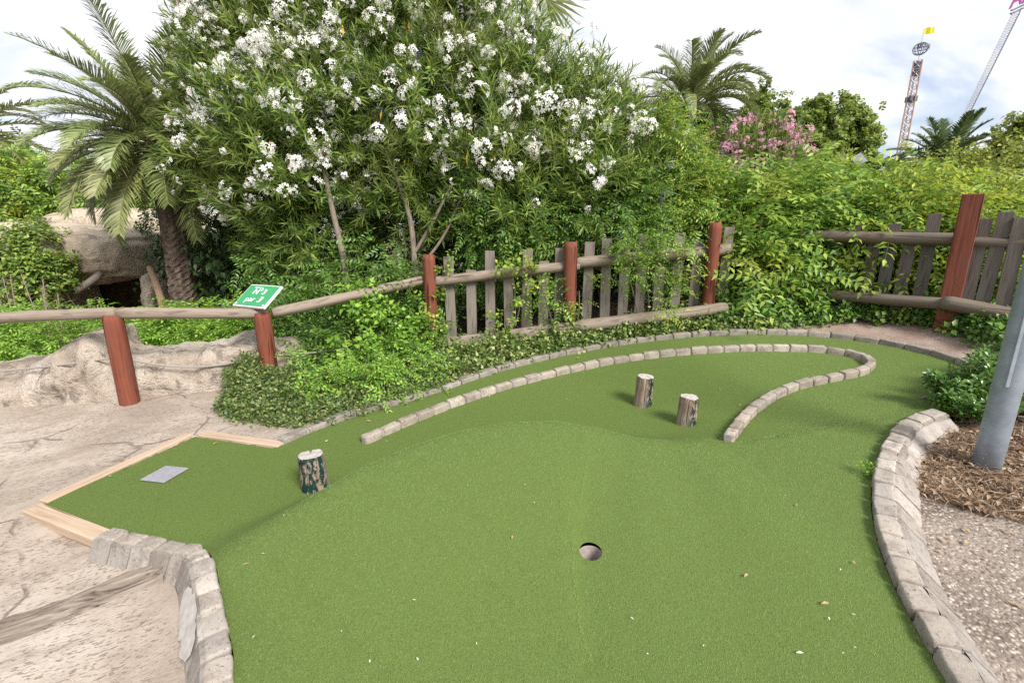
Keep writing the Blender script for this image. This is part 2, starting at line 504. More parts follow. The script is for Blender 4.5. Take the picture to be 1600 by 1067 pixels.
def rv(a=1): return RG.normal(size=3) * a
def t_oleander(mi=0):
    t = Tpl(); L = .34
    t.stem((0, 0, 0), (L, 0, 0), .004)
    for i in range(9):
        x = L * (.12 + .88 * i / 8); n = 3 if i < 8 else 4
        for k in range(n):
            th = 2 * math.pi * k / n + i * 1.05 + RG.uniform(-.3, .3)
            sp = .95 - .45 * i / 8
            d = np.array([1 - sp * .45, math.cos(th) * sp, math.sin(th) * sp]) + rv(.1)
            t.leaf((x, 0, 0), d, np.array([1, 0, 0]) - d * .2, RG.uniform(.085, .15), RG.uniform(.012, .019), .12, RG.uniform(.0, .25), .5, mi)
    return t.done()
def t_compound(L=.24, nl=6, ll=.062, lw=.024, mi=0):
    t = Tpl()
    pts = [np.array([L * u, 0, -L * .45 * u * u]) for u in np.linspace(0, 1, nl + 1)]
    for a, b in zip(pts[:-1], pts[1:]): t.stem(a, b, .0016)
    for i in range(1, nl + 1):
        p = pts[i]
        k = ll * (1.0 - .35 * abs(i / nl - .5))
        for sg in (-1, 1):
            if i == nl and sg > 0: continue
            d = np.array([.5, sg * .85, -.25]) + rv(.12) if i < nl else np.array([1, 0, -.6])
            t.leaf(p, d, np.array([0, 0, 1]) + rv(.2), k * RG.uniform(.85, 1.15), lw, .15, .2, .42, mi)
    return t.done()
def t_branch_compound(n=7, L=.30, mi=0, **kw):
    """a shoot carrying several compound leaves"""
    t = Tpl(); t.stem((0, 0, 0), (L, 0, 0), .003)
    Vs, Fs, Is = [np.array(t.V)], [np.array(t.F)], [np.array(t.I)]; off = t.n
    for i in range(n):
        V, F, I = t_compound(mi=mi, **kw)
        th = i * 2.4 + RG.uniform(-.4, .4); el = RG.uniform(.2, .9)
        d = np.array([el, math.cos(th) * .9, math.sin(th) * .9]); d /= np.linalg.norm(d)
        up = np.array([.7, 0, .7]); y = np.cross(up, d); y /= np.linalg.norm(y); z = np.cross(d, y)
        M = np.stack([d, y, z], 1)
        Vs.append(V @ M.T + np.array([L * (i + 1) / n, 0, 0])); Fs.append(F + off); Is.append(I); off += len(V)
    return np.concatenate(Vs), np.concatenate(Fs), np.concatenate(Is)
def t_broad(n=9, L=.16, ll=.06, lw=.05, mi=0, spread=1.0, wide=.4):
    t = Tpl(); t.stem((0, 0, 0), (L, 0, 0), .0025)
    for i in range(n):
        th = i * 2.4 + RG.uniform(-.4, .4)
        d = np.array([RG.uniform(.0, .7), math.cos(th) * spread, math.sin(th) * spread])
        b = np.array([L * (i + .5) / n, math.cos(th) * .015, math.sin(th) * .015])
        t.leaf(b, d, np.array([.8, 0, .9]) + rv(.25), ll * RG.uniform(.7, 1.25), lw * RG.uniform(.8, 1.15), .12, .22, wide, mi)
    return t.done()
def t_rosette(n=11, ll=.055, lw=.021, mi=0):
    t = Tpl(); t.stem((-.08, 0, 0), (.01, 0, 0), .003)
    for i in range(n):
        th = i * 2.4; sp = .5 + .7 * (1 - i / n)
        d = np.array([.75 - .5 * (1 - i / n), math.cos(th) * sp, math.sin(th) * sp]) + rv(.08)
        t.leaf((-.05 + .055 * i / n, 0, 0), d, np.array([1, 0, 0]) - .3 * d, ll * RG.uniform(.8, 1.1), lw, .1, .15, .66, mi)
    return t.done()
def t_flowers(n=13, rad=.055, pl=.021, mi=0, mi2=1, buds=4):
    t = Tpl()
    for i in range(n):
        d = rv(); d[0] = abs(d[0]) * .8 + .25; d /= np.linalg.norm(d)
        c = d * rad * RG.uniform(.7, 1.15)
        _, u, v = frame(d + rv(.25))
        for k in range(5):
            th = 2 * math.pi * k / 5 + i
            q = math.cos(th) * u + math.sin(th) * v
            t.leaf(c, q + d * .3, d, pl * RG.uniform(.85, 1.15), pl * .52, .05, .1, .68, mi)
    for i in range(buds):
        d = rv(); d[0] = abs(d[0]) + .6; d /= np.linalg.norm(d)
        t.leaf(d * rad * .8, d, rv(), .03, .009, .3, 0, .5, mi2)
    return t.done()

def inst(tpls, pos, fwd, up, scale):
    """stack instances of a few templates into arrays"""
    pos = np.asarray(pos, float); n = len(pos)
    f = fwd / np.linalg.norm(fwd, axis=1, keepdims=True)
    y = np.cross(up, f); ln = np.linalg.norm(y, axis=1, keepdims=True); y = np.where(ln < 1e-4, np.array([[0, 1., 0]]), y / np.maximum(ln, 1e-4))
    z = np.cross(f, y); M = np.stack([f, y, z], 2)
    which = RG.integers(0, len(tpls), n)
    Vs, Fs, Is = [], [], []; off = 0
    for k, (V, F, I) in enumerate(tpls):
        m = which == k; c = int(m.sum())
        if not c: continue
        W = np.einsum('nij,mj->nmi', M[m], V) * scale[m][:, None, None] + pos[m][:, None, :]
        Vs.append(W.reshape(-1, 3))
        Fs.append((F[None] + (np.arange(c) * len(V))[:, None, None] + off).reshape(-1, F.shape[1])); Is.append(np.tile(I, c)); off += c * len(V)
    return np.concatenate(Vs), np.concatenate(Fs), np.concatenate(Is)

CLUMP = 1.35
def lobes_px(L): return [(P(a, b, t), np.array([pxs(r, t)] * 3) * (np.array(sq) if sq is not None else 1)) for (a, b, t, r, sq) in [(l + (None,))[:5] for l in L]]
def crown_points(lobes, n, shell=.55, rag=.22, zmin=None, front=None):
    w = np.array([r[0] * r[2] + r[0] * r[1] + r[1] * r[2] for _, r in lobes]); w /= w.sum()
    k = RG.choice(len(lobes), n, p=w)
    C = np.array([c for c, _ in lobes])[k]; Rr = np.array([r for _, r in lobes])[k]
    d = RG.normal(size=(n, 3)); d /= np.linalg.norm(d, axis=1, keepdims=True)
    if front:
        flip = (d[:, 1] > 0) & (RG.random(n) < front); d[flip, 1] *= -1
    u = RG.random(n); rr = shell + (1 - shell) * u ** .6
    ph = np.array([noise.noise(Vector(x * 2.3) + Vector((int(kk) * 7.1, 0, 0))) for x, kk in zip(d, k)])
    rr = rr * (1 + rag * ph * 2) + RG.normal(size=n) * .03
    p = C + d * Rr * rr[:, None]
    fq = CLUMP / np.mean([r.mean() for _, r in lobes])
    nz = np.array([noise.noise(Vector(q * fq) + Vector((3.7, 1.1, .3))) for q in p])
    m = (p[:, 2] > (HH(p) + .05 if zmin is None else zmin)) & (nz + .34 > RG.random(n) * .42)
    return p[m], d[m]
def foliage(name, lobes, n, tpls, mats, parent, up=.5, jit=.45, smin=.8, smax=1.2, shell=.55, rag=.22, front=None, droop=None):
    p, d = crown_points(lobes, n, shell, rag, front=front)
    f = d + np.array([0, 0, up]) + RG.normal(size=d.shape) * jit
    ups = np.tile([0, 0, 1.], (len(p), 1)) + RG.normal(size=d.shape) * .3
    V, F, I = inst(tpls, p, f, ups, RG.uniform(smin, smax, len(p)))
    return build(name, V, F, mats, I, parent)
def stems(name, polys, mat, parent, seg=8):
    a = Acc()
    for pts, r0, r1 in polys:
        pts = smooth_poly(pts, 2); a.add(*tube(pts, np.linspace(r0, r1, len(pts)), seg))
    return a.out(name, mat, parent, True)

# materials
m_path = M_path(); m_peb = M_pebble(); m_soil = M_soil(); m_dirt = M_dirt(); m_turf = M_turfbase()
m_stone = M_stone(); m_stone_w = M_stone('weathered_strip_stone', (.95, .92, .90)); m_mortar = M_mortar(); m_skirt = M_stone('grey_mortared_stone', (.80, .80, .82))
m_red = wood_mat('red_brown_stained_post', (.165, .05, .03), (.21, .07, .043), (.075, .022, .014), axis=2, grain=45, wear=(.13, .075, .055))
m_rail = wood_mat('weathered_log_rail', (.235, .185, .14), (.285, .24, .195), (.10, .07, .05), axis=0, grain=55, wear=(.12, .095, .075))
m_raild = wood_mat('dark_weathered_log_rail', (.14, .11, .083), (.18, .15, .12), (.055, .04, .03), axis=0, grain=55)
m_picket = wood_mat('grey_weathered_picket', (.19, .162, .135), (.245, .215, .185), (.09, .07, .055), axis=2, grain=70)
m_picketd = wood_mat('dark_grey_picket', (.115, .098, .085), (.16, .14, .122), (.05, .04, .034), axis=2, grain=70)
m_board = wood_mat('pale_timber_board', (.42, .31, .22), (.50, .385, .285), (.27, .18, .12), axis=0, grain=34, rough=.7)
m_bark = wood_mat('grey_bark', (.16, .13, .10), (.22, .185, .145), (.07, .055, .04), axis=2, grain=30)
m_twig = M_flat('twig', (.16, .13, .07), .8)
m_gtwig = M_flat('green_twig', (.12, .16, .05), .7)
m_steel = M_flat('galvanised_steel', (.25, .285, .325), .5, .4, .35, .22, 9)

# ------------------------------------------------------------------ outlines of the course
PXG = [(68,788),(305,682),(425,700),(445,694),(500,669),(560,649),(620,633),(700,608),(760,587),(840,565),(920,547),(1000,535),(1060,529),(1130,524),(1200,522),(1270,525),(1330,531),(1400,542),(1460,556),(1515,574),(1570,598),(1650,640),
 (1560,650),(1455,650),(1410,662),(1381,692),(1362,738),(1357,792),(1370,860),(1398,930),(1436,1000),(1474,1067),(1520,1150)]
PXL = [(350,1150),(374,1067),(352,960),(340,895),(322,862),(270,851),(178,832)]
GP = np.array([ground(*p) for p in PXG + PXL])
tee = [GP[0], GP[1], GP[2]]
back = smooth_poly(GP[3:22, :2], 2); rgt = smooth_poly(GP[23:33, :2], 2); lft = smooth_poly(GP[33:40, :2], 1)
near_y = -0.35
outl = [tuple(p[:2]) for p in tee] + [tuple(p) for p in back] + [tuple(GP[22, :2])] + [tuple(p) for p in rgt] + [(rgt[-1][0] + .02, near_y), (lft[0][0] - .02, near_y)] + [tuple(p) for p in lft]
outl = np.array(outl)
def dens(o, step):
    q = []
    for i in range(len(o)):
        a, b = o[i], o[(i + 1) % len(o)]; n = max(1, int(np.linalg.norm(b - a) / step))
        for k in range(n): q.append(a + (b - a) * k / n)
    return np.array(q)
green_outline = dens(outl, .05)
cup = greenpt(923, 861)

# putting green (one sheet with the hole cut out)
gx, gy = np.meshgrid(np.arange(-4.2, 5.4, .045), np.arange(-.4, 6.2, .045)); gp = np.c_[gx.ravel(), gy.ravel()]
gp += RG.uniform(-.008, .008, gp.shape)
gp = gp[inpoly(gp, green_outline)]
dd = np.min(np.linalg.norm(gp[:, None, :] - green_outline[None, ::1], axis=2), axis=1) if len(gp) < 12000 else np.concatenate([np.min(np.linalg.norm(c[:, None, :] - green_outline[None], axis=2), axis=1) for c in np.array_split(gp, 12)])
gp = gp[dd > .02]
gp = gp[np.linalg.norm(gp - cup[:2], axis=1) > .075]
CR = .054
hole = np.array([cup[:2] + CR * np.array([math.cos(a), math.sin(a)]) for a in np.linspace(0, 2 * math.pi, 40, endpoint=False)])
allp = np.concatenate([green_outline, hole, gp]); nb, nh = len(green_outline), len(hole)
edges = [(i, (i + 1) % nb) for i in range(nb)] + [(nb + i, nb + (i + 1) % nh) for i in range(nh)]
vo, eo, fo, *_ = delaunay_2d_cdt([Vector(p) for p in allp], edges, [], 0, 1e-6)
vo = np.array([tuple(v) for v in vo])
fo = np.array([f for f in fo if len(f) == 3])
cen = vo[fo].mean(1)
keep = inpoly(cen, green_outline) & ~inpoly(cen, hole)
fo = fo[keep]
V = np.c_[vo, HG(vo)]
e1 = V[fo[:, 1]] - V[fo[:, 0]]; e2 = V[fo[:, 2]] - V[fo[:, 0]]
flip = np.cross(e1, e2)[:, 2] < 0; fo[flip] = fo[flip][:, ::-1]
tag(build('putting_green', V, fo, m_turf, smooth=True), kind='structure')

# turf pile: short leaning blades over the green
def turf():
    n = 1250000
    xy = np.c_[RG.uniform(-4.2, 5.2, n), RG.uniform(.75, 6.0, n)]
    t = xy[:, 1] * CT + HC * ST
    m = (np.abs(xy[:, 0]) < t * 1.2 + .1)
    xy = xy[m]; t = t[m]
    dist = np.hypot(xy[:, 0], xy[:, 1])
    acc = RG.random(len(xy)) < np.clip((2.6 / np.maximum(dist, .5)) ** 1.1, 0, 1)
    xy = xy[acc]; dist = dist[acc]
    m = inpoly(xy, outl) & (np.linalg.norm(xy - cup[:2], axis=1) > CR + .003)
    xy = xy[m]; dist = dist[m]
    n = len(xy); z = HG(xy)
    L = RG.uniform(.007, .0125, n); W = RG.uniform(.0015, .0022, n) * np.clip(dist / 2.0, 1, 3) ** .6
    az = RG.uniform(0, 2 * math.pi, n); tilt = RG.uniform(.05, .55, n)
    # pile leans at the camera behind the crest to darken, away elsewhere to lighten
    sdm = crest_side(xy)
    wq = np.maximum(sstep(-.44, .14, sdm), sstep(.9, 2.3, xy[:, 0] - .12 * xy[:, 1]))[:, None]
    ld = np.array(LEAN_TEE) * (1 - wq) + np.array(LEAN_FRONT) * wq
    lean = np.c_[np.cos(az) * tilt + ld[:, 0], np.sin(az) * tilt + ld[:, 1], np.ones(n)]
    lean /= np.linalg.norm(lean, axis=1, keepdims=True)
    fa = RG.uniform(0, 2 * math.pi, n)
    sd = np.c_[np.cos(fa), np.sin(fa), np.zeros(n)] * (W / 2)[:, None]
    b = np.c_[xy, z - .001]
    V = np.stack([b - sd, b + sd, b + lean * L[:, None]], 1).reshape(-1, 3)
    F = np.arange(3 * n).reshape(-1, 3)
    mt = leaf_mat('turf_fibre', TURF_COLS, .3, .8, .08)
    tag(build('artificial_grass', V, F, mt), 'short green artificial turf pile covering the putting green', 'artificial turf', kind='stuff')
LEAN_TEE = (1.45, -1.2); LEAN_FRONT = (.55, .95)
TURF_COLS = [(.138, .222, .072), (.178, .272, .09), (.208, .305, .105), (.238, .338, .12), (.275, .375, .148)]
turf()

# cup liner
def lathe(prof, c, seg=32):
    V = []; F = []
    for r, z in prof:
        for j in range(seg):
            th = 2 * math.pi * j / seg; V.append((c[0] + r * math.cos(th), c[1] + r * math.sin(th), c[2] + z))
    for i in range(len(prof) - 1):
        for j in range(seg):
            F.append((i * seg + j, i * seg + (j + 1) % seg, (i + 1) * seg + (j + 1) % seg, (i + 1) * seg + j))
    return V, F
m_liner = M_flat('cup_liner', (.27, .23, .21), .6, .3, 0, .2, 40)
V, F = lathe([(CR + .004, -.012), (CR + .001, -.012), (CR, -.014), (CR - .003, -.10), (CR - .006, -.105), (.0005, -.106)], cup)
F = [f[::-1] for f in F]
tag(build('golf_cup', V, F, m_liner, smooth=True), 'round golf hole with grey beige liner sunk in the turf', 'golf hole')

# ------------------------------------------------------------------ ground sheet split by surface
def ground_sheets():
    xs = np.r_[np.linspace(-500, -16, 14), np.linspace(-15, -6, 40), np.arange(-5.95, 6.6, .06), np.linspace(6.7, 15, 36), np.linspace(16, 500, 14)]
    ys = np.r_[np.linspace(-300, -4, 8), np.linspace(-3.5, -.6, 12), np.arange(-.55, 8.2, .06), np.linspace(8.3, 16, 40), np.linspace(18, 900, 16)]
    X, Y = np.meshgrid(xs, ys); p = np.c_[X.ravel(), Y.ravel()]
    z = HH(p)
    ins = inpoly(p, outl)
    z = np.where(ins, z - .10, z)
    # the path at bottom left and the concrete at right lie lower than the turf edge
    def pdist(q, line):
        b = np.full(len(q), 1e9)
        for i in range(len(line) - 1):
            a, c = line[i], line[i + 1]; d = c - a; u = np.clip(((q - a) @ d) / (d @ d), 0, 1)
            b = np.minimum(b, np.linalg.norm(q - (a + u[:, None] * d), axis=1))
        return b
    near = (np.abs(p[:, 0]) < 8) & (p[:, 1] < 9) & (p[:, 1] > -4)
    dl = np.full(len(p), 9.); dr = np.full(len(p), 9.); db = np.full(len(p), 9.)
    dl[near] = pdist(p[near], lft); dr[near] = pdist(p[near], rgt); db[near] = pdist(p[near], back)
    z -= np.where(~ins, .05 * (1 - sstep(.25, .9, dl)), 0) + np.where(~ins, .07 * (1 - sstep(.30, 1.3, dr)), 0)
    z += np.where(~ins & near, .012 * np.array([noise.noise(Vector((a * 1.7, b * 1.7, 0))) if q else 0 for (a, b), q in zip(p, near)]), 0)
    V = np.c_[p, z]; nx, ny = len(xs), len(ys)
    i = np.arange(nx - 1)[None, :] + np.arange(ny - 1)[:, None] * nx
    F = np.stack([i, i + 1, i + 1 + nx, i + nx], -1).reshape(-1, 4)
    c = V[F].mean(1)[:, :2]
    PATH = np.array([ground(*q)[:2] for q in [(-250,615),(0,630),(120,618),(203,605),(330,598),(380,630),(470,668),(445,694),(425,700),(305,682),(68,788),(165,840),(270,851),(340,895),(374,1067)]] + [(lft[0][0], -3), (-6, -3), (-6.5, 3)])
    PATH[7:] = PATH[7:] + 0
    isp = inpoly(c, PATH)
    PEB = np.array([tuple(q) for q in rgt[rgt[:, 1] < ground(1375, 770)[1]]] + [tuple(rgt[-1] + (0, -2)), (6, -2), (6.0, 2.3), tuple(ground(1600, 800)[:2]), tuple(ground(1500, 775)[:2]), tuple(ground(1400, 745)[:2])])
    peb = inpoly(c, PEB)
    DIRT = np.array([ground(*q)[:2] for q in [(1130,516),(1240,516),(1330,524),(1460,550),(1540,585),(1700,640),(1700,560),(1500,520),(1420,508),(1300,502)]])
    drt = inpoly(c, DIRT)
    rest = ~(isp | peb | drt)
    def sub(name, mask, mat):
        f = F[mask]; u, inv = np.unique(f, return_inverse=True)
        return tag(build(name, V[u], inv.reshape(f.shape), mat, smooth=True), kind='structure')
    sub('concrete_path', isp, m_path); sub('pebble_path', peb, m_peb); sub('dirt_strip', drt, m_dirt); sub('ground', rest, m_soil)
ground_sheets()

# ------------------------------------------------------------------ stone edgings
def edging(name, label, line, w, h, slen, off, mat, skirt=0, skirt_drop=.1, seed=0, gap=.012, group=None, sides=1, closed_end=True, sink=.05, hfun=HG, rnd=.012):
    line = resample(line, slen); n = len(line) - 1
    mid = line.mean(0)
    root = empty(name, (line[0][0], line[0][1], hfun([line[0]])[0]), label, 'stone edging', group)
    ac = Acc(); mo = Acc()
    offl = []
    for i in range(len(line)):
        t = line[min(i + 1, n)] - line[max(i - 1, 0)]; t /= np.linalg.norm(t)
        offl.append(line[i] + sides * np.array([t[1], -t[0]]) * (off))
    offl = np.array(offl); zz = hfun(offl)
    for i in range(n):
        a, b = offl[i], offl[i + 1]; d = b - a; L = np.linalg.norm(d)
        hx = L / 2 - gap / 2; rs = random.Random(seed * 97 + i)
        hw = w / 2 * rs.uniform(.93, 1.06); hz = (h + sink) / 2
        V, F = rbox(hx, hw, hz, min(rnd * rs.uniform(.8, 1.3), hx * .5), 4)
        sd = rs.random() * 50
        V = np.array([v + .0065 * np.array(noise.noise_vector(Vector(v * 14) + Vector((sd, 0, 0)))) + .003 * np.array(noise.noise_vector(Vector(v * 45) + Vector((sd, 9, 0)))) for v in V])
        V[:, 0] += V[:, 1] * rs.uniform(-.08, .08)
        ang = math.atan2(d[1], d[0]) + rs.uniform(-.025, .025); sl = math.atan2(zz[i + 1] - zz[i], L)
        M = Matrix.Rotation(ang, 3, 'Z') @ Matrix.Rotation(-sl + rs.uniform(-.015, .015), 3, 'Y') @ Matrix.Rotation(rs.uniform(-.04, .04), 3, 'X')
        c = np.array([*(a + b) / 2, (zz[i] + zz[i + 1]) / 2 + (h - sink) / 2 + rs.uniform(-.005, .005)])
        ac.add(V @ np.array(M).T + c, F)
    if skirt:
        sk = Acc(); prof = [(w / 2 - .006, h - .006), (w / 2 + .012, h - .010), (w / 2 + skirt, -skirt_drop), (w / 2 + skirt + .005, -skirt_drop - .08), (w / 2 - .03, -.08)]
        for i in range(n):
            fs = 1 if seed != 2 else .12 + .88 * float(sstep(.05, .45, i / n)); V = []; F = []; rs = random.Random(i + seed * 31); lift = rs.uniform(-.003, .003)
            tt = [line[min(k + 1, n)] - line[max(k - 1, 0)] for k in (i, i + 1)]; tt = [t / np.linalg.norm(t) for t in tt]
            for q in range(6):
                u = q / 5; e = .03 + .94 * u; c = offl[i] * (1 - e) + offl[i + 1] * e; t = tt[0] * (1 - e) + tt[1] * e; nn = sides * np.array([t[1], -t[0]]); z = zz[i] * (1 - e) + zz[i + 1] * e
                for (a_, b_) in prof:
                    x = c + nn * (a_ if a_ < w / 2 + .011 else w / 2 + .012 + (a_ - w / 2 - .012) * fs); k = .004 * noise.noise(Vector((x[0] * 25, x[1] * 25, b_ * 25)))
                    V.append((x[0] + k, x[1] - k, z + b_ + k + lift - (.004 if q in (0, 5) else 0)))
            K5 = len(prof)
            for q in range(5):
                for j in range(K5 - 1):
                    f = (q * K5 + j, q * K5 + j + 1, (q + 1) * K5 + j + 1, (q + 1) * K5 + j); F.append(f if sides > 0 else f[::-1])
            F += [tuple(range(K5)), tuple(5 * K5 + j for j in range(K5))]
            sk.add(V, F)
        sk.out('sloped_course', m_skirt, root, False)
    ac.out('stone_course', mat, root, True)
    # mortar: bed between and behind the stones, with a sloping skirt on the outer side
    fl = resample(offl, .04); zf = hfun(fl); V = []; F = []
    m = len(fl)
    prof = [(-w / 2 + .016, -sink), (-w / 2 + .016, h - .016), (w / 2 - .01, h - .014)]
    if skirt: prof += [(w / 2 + .002, h - .022), (w / 2 + skirt - .010, -skirt_drop), (w / 2 + skirt + .02, -skirt_drop - .08)]
    else: prof += [(w / 2 - .016, -sink)]
    for i in range(m):
        t = fl[min(i + 1, m - 1)] - fl[max(i - 1, 0)]; t /= np.linalg.norm(t); nn = sides * np.array([t[1], -t[0]])
        for (u, v) in prof:
            q = fl[i] + nn * u
            k = .006 * noise.noise(Vector((q[0] * 7, q[1] * 7, v * 9)))
            V.append((q[0], q[1], zf[i] + v + k))
    kk = len(prof)
    for i in range(m - 1):
        for j in range(kk - 1):
            f = (i * kk + j, i * kk + j + 1, (i + 1) * kk + j + 1, (i + 1) * kk + j); F.append(f if sides > 0 else f[::-1])
    F += [tuple(range(kk)), tuple((m - 1) * kk + j for j in range(kk))][:2]
    build('mortar_bed', V, F, m_mortar, None, root)
    return root, offl, zz
e_back, _, _ = edging('stone_edging', 'low worn stone kerb along the garden side of the green, below the picket fence', back, .10, .045, .21, .05, M_stone('grey_kerb_stone', (.76, .76, .76)), seed=1, sides=-1)  # same kerb stone, tinted evenly darker and greyer
# right edging: walk it from far end towards the camera; outside is on its left hand
rr_ = np.concatenate([rgt, [rgt[-1] + (rgt[-1] - rgt[-2]) * 3]])
edging('stone_edging', 'curved kerb of pale tan blocks between the turf and the pebble concrete', rr_, .095, .055, .155, .05, m_stone, skirt=.125, skirt_drop=.06, seed=2, sides=-1)
e_left, offl_left, zz_left = edging('stone_edging', 'bent stone kerb beside the sandy path, patched with white plaster', lft[::-1], .088, .045, .13, .045, m_stone, skirt=.065, skirt_drop=.075, seed=3, sides=1)
# inner strip
PXI = [(568,693),(640,660),(720,628),(800,603),(880,582),(960,565),(1040,555),(1120,549),(1200,546),(1270,548),(1320,553),(1355,563),(1364,574),(1345,586),(1290,596),(1235,608),(1190,632),(1160,658),(1137,690)]
inner = smooth_poly(np.array([greenpt(*p)[:2] for p in PXI]), 2)
edging('stone_edging', 'thin hook-shaped strip of pale stones standing in the middle of the turf', inner, .075, .062, .17, 0, m_stone_w, seed=4, rnd=.014)
# white plaster smear on the left kerb
pl = np.array([ground(*q) for q in [(318,925),(322,960),(322,1000),(300,1022),(286,1015),(288,975),(300,940)]])
def plaster():
    # patch hugging the kerb's outer slope
    V = []; F = []
    n = 14; offs = np.array([p for p in offl_left]);
    p0 = ground(343, 912)[:2]; p1 = ground(350, 1008)[:2]
    cum = np.r_[0, np.cumsum(np.linalg.norm(np.diff(offs, axis=0), axis=1))]
    k0 = cum[np.argmin(np.linalg.norm(offs - p0, axis=1))]; k1 = cum[np.argmin(np.linalg.norm(offs - p1, axis=1))]
    ev = lambda a: np.array([np.interp(a, cum, offs[:, 0]), np.interp(a, cum, offs[:, 1])])
    for i in range(n + 1):
        u = i / n; a_ = k0 + (k1 - k0) * u
        c = ev(a_); t = ev(a_ + .03) - ev(a_ - .03); t /= np.linalg.norm(t); dn = np.array([t[1], -t[0]])
        wv = max(.02, math.sin(math.pi * u) ** .5)
        z0 = float(HG([c])[0])
        for v in (0, .25, .5, .75, 1):
            e = .5 + (v - .5) * wv * (1 + .45 * noise.noise(Vector((u * 9, v * 1.5, 2)))); e = min(1.15, max(-.12, e * 1.25 - .12))
            o = .050 + .066 * e; z = .045 - .118 * e
            q = c + dn * (o + .004); V.append((q[0], q[1], z0 + z + .006 + .002 * noise.noise(Vector((q[0] * 30, q[1] * 30, z * 20)))))
    for i in range(n):
        for j in range(4): F.append((i * 5 + j, i * 5 + j + 1, (i + 1) * 5 + j + 1, (i + 1) * 5 + j))
    o = build('plaster_patch', V, F, M_flat('white_plaster', (.44, .41, .38), .85, .2, 0, .22, 22), None, e_left, smooth=True)
    o['label'] = 'white smooth plaster patch'
plaster()

# ------------------------------------------------------------------ tee: boards and plate
def board(p, q, w, th, label, side=1, lift=.010):
    a = ground(*p); b = ground(*q)
    d = (b - a); L = np.linalg.norm(d[:2]); ang = math.atan2(d[1], d[0])
    nrm = np.array([-math.sin(ang), math.cos(ang)]) * side
    c = (a + b) / 2; c[:2] += nrm * w / 2; c[2] += lift - th / 2
    V, F = rbox(L / 2, w / 2, th / 2, .005, 6)
    ob = build('timber_board', V, F, m_board, None, None, c, False, (0, -math.atan2(d[2], L), ang))
    return tag(ob, label, 'board', 'timber boards round the tee')
board((74,786), (303,679), .075, .06, 'long pale timber board edging the tee on its path side', 1)
board((66,788), (186,834), .09, .06, 'short pale timber board with swirling grain at the near end of the tee', -1, .012)
board((309,681), (434,699), .085, .07, 'pinkish timber board at the far end of the tee below the ivy', 1)
pc = [greenpt(*q) for q in [(222,750),(262,728),(295,735),(252,757)]]
c = sum(pc) / 4; d = pc[2] - pc[1]; d2 = pc[1] - pc[0]; ang = math.atan2(d2[1], d2[0])
V, F = rbox(np.linalg.norm(d2[:2]) / 2, np.linalg.norm(d[:2]) / 2 * .9, .004, .002, 6)
tag(build('tee_plate', V, F, M_flat('brushed_plate', (.33, .33, .36), .45, .5, .3, .15, 30), None, None, c + np.array([0, 0, .009]), False, (0, 0, ang)), 'flat grey metal plate lying on the tee turf', 'plate')

# weathered timber strip in the path
def strip():
    ctr = smooth_poly(np.array([ground(*q)[:2] for q in [(-60,1000),(40,968),(120,932),(200,897),(258,880)]]), 2)
    ctr = resample(ctr, .03); n = len(ctr); V = []; F = []; K = 33
    for i in range(n):
        t = ctr[min(i + 1, n - 1)] - ctr[max(0, i - 1)]; t /= np.linalg.norm(t); nn = np.array([-t[1], t[0]])
        u = i / (n - 1); hw = .10 * (1 - .35 * u)
        for j in range(K):
            v = -1 + 2 * j / (K - 1)
            q = ctr[i] + nn * hw * v
            g = noise.noise(Vector((u * .8, v * 6, 3))) * .03 + noise.noise(Vector((u * 2.0, v * 15, 8))) * .012
            z = HH([q])[0] - .05 * (1 - float(sstep(.25, .9, np.min(np.linalg.norm(lft - q, axis=1))))) + .03 * (1 - v ** 4) + g - (.03 if abs(v) == 1 else 0)
            V.append((q[0], q[1], z))
    for i in range(n - 1):
        for j in range(K - 1): F.append((i * K + j, (i + 1) * K + j, (i + 1) * K + j + 1, i * K + j + 1))
    s = NT('weathered_strip')
    a = ctr[-1] - ctr[0]
    v = s.coord((2.5, 110, 20), rot=(0, 0, -math.atan2(a[1], a[0])))
    g = s.noise(v, 1, 6, .65, .4)
    c = s.ramp(g, [(.32, (.035, .026, .02)), (.44, (.17, .135, .11)), (.56, (.24, .20, .165)), (.7, (.33, .285, .24))])
    s.bump(g, .9, .012); s.col(c, .9, .15)
    tag(build('timber_strip', V, F, s.m, smooth=True), 'grey grooved timber strip embedded across the sandy path', 'timber strip')
strip()

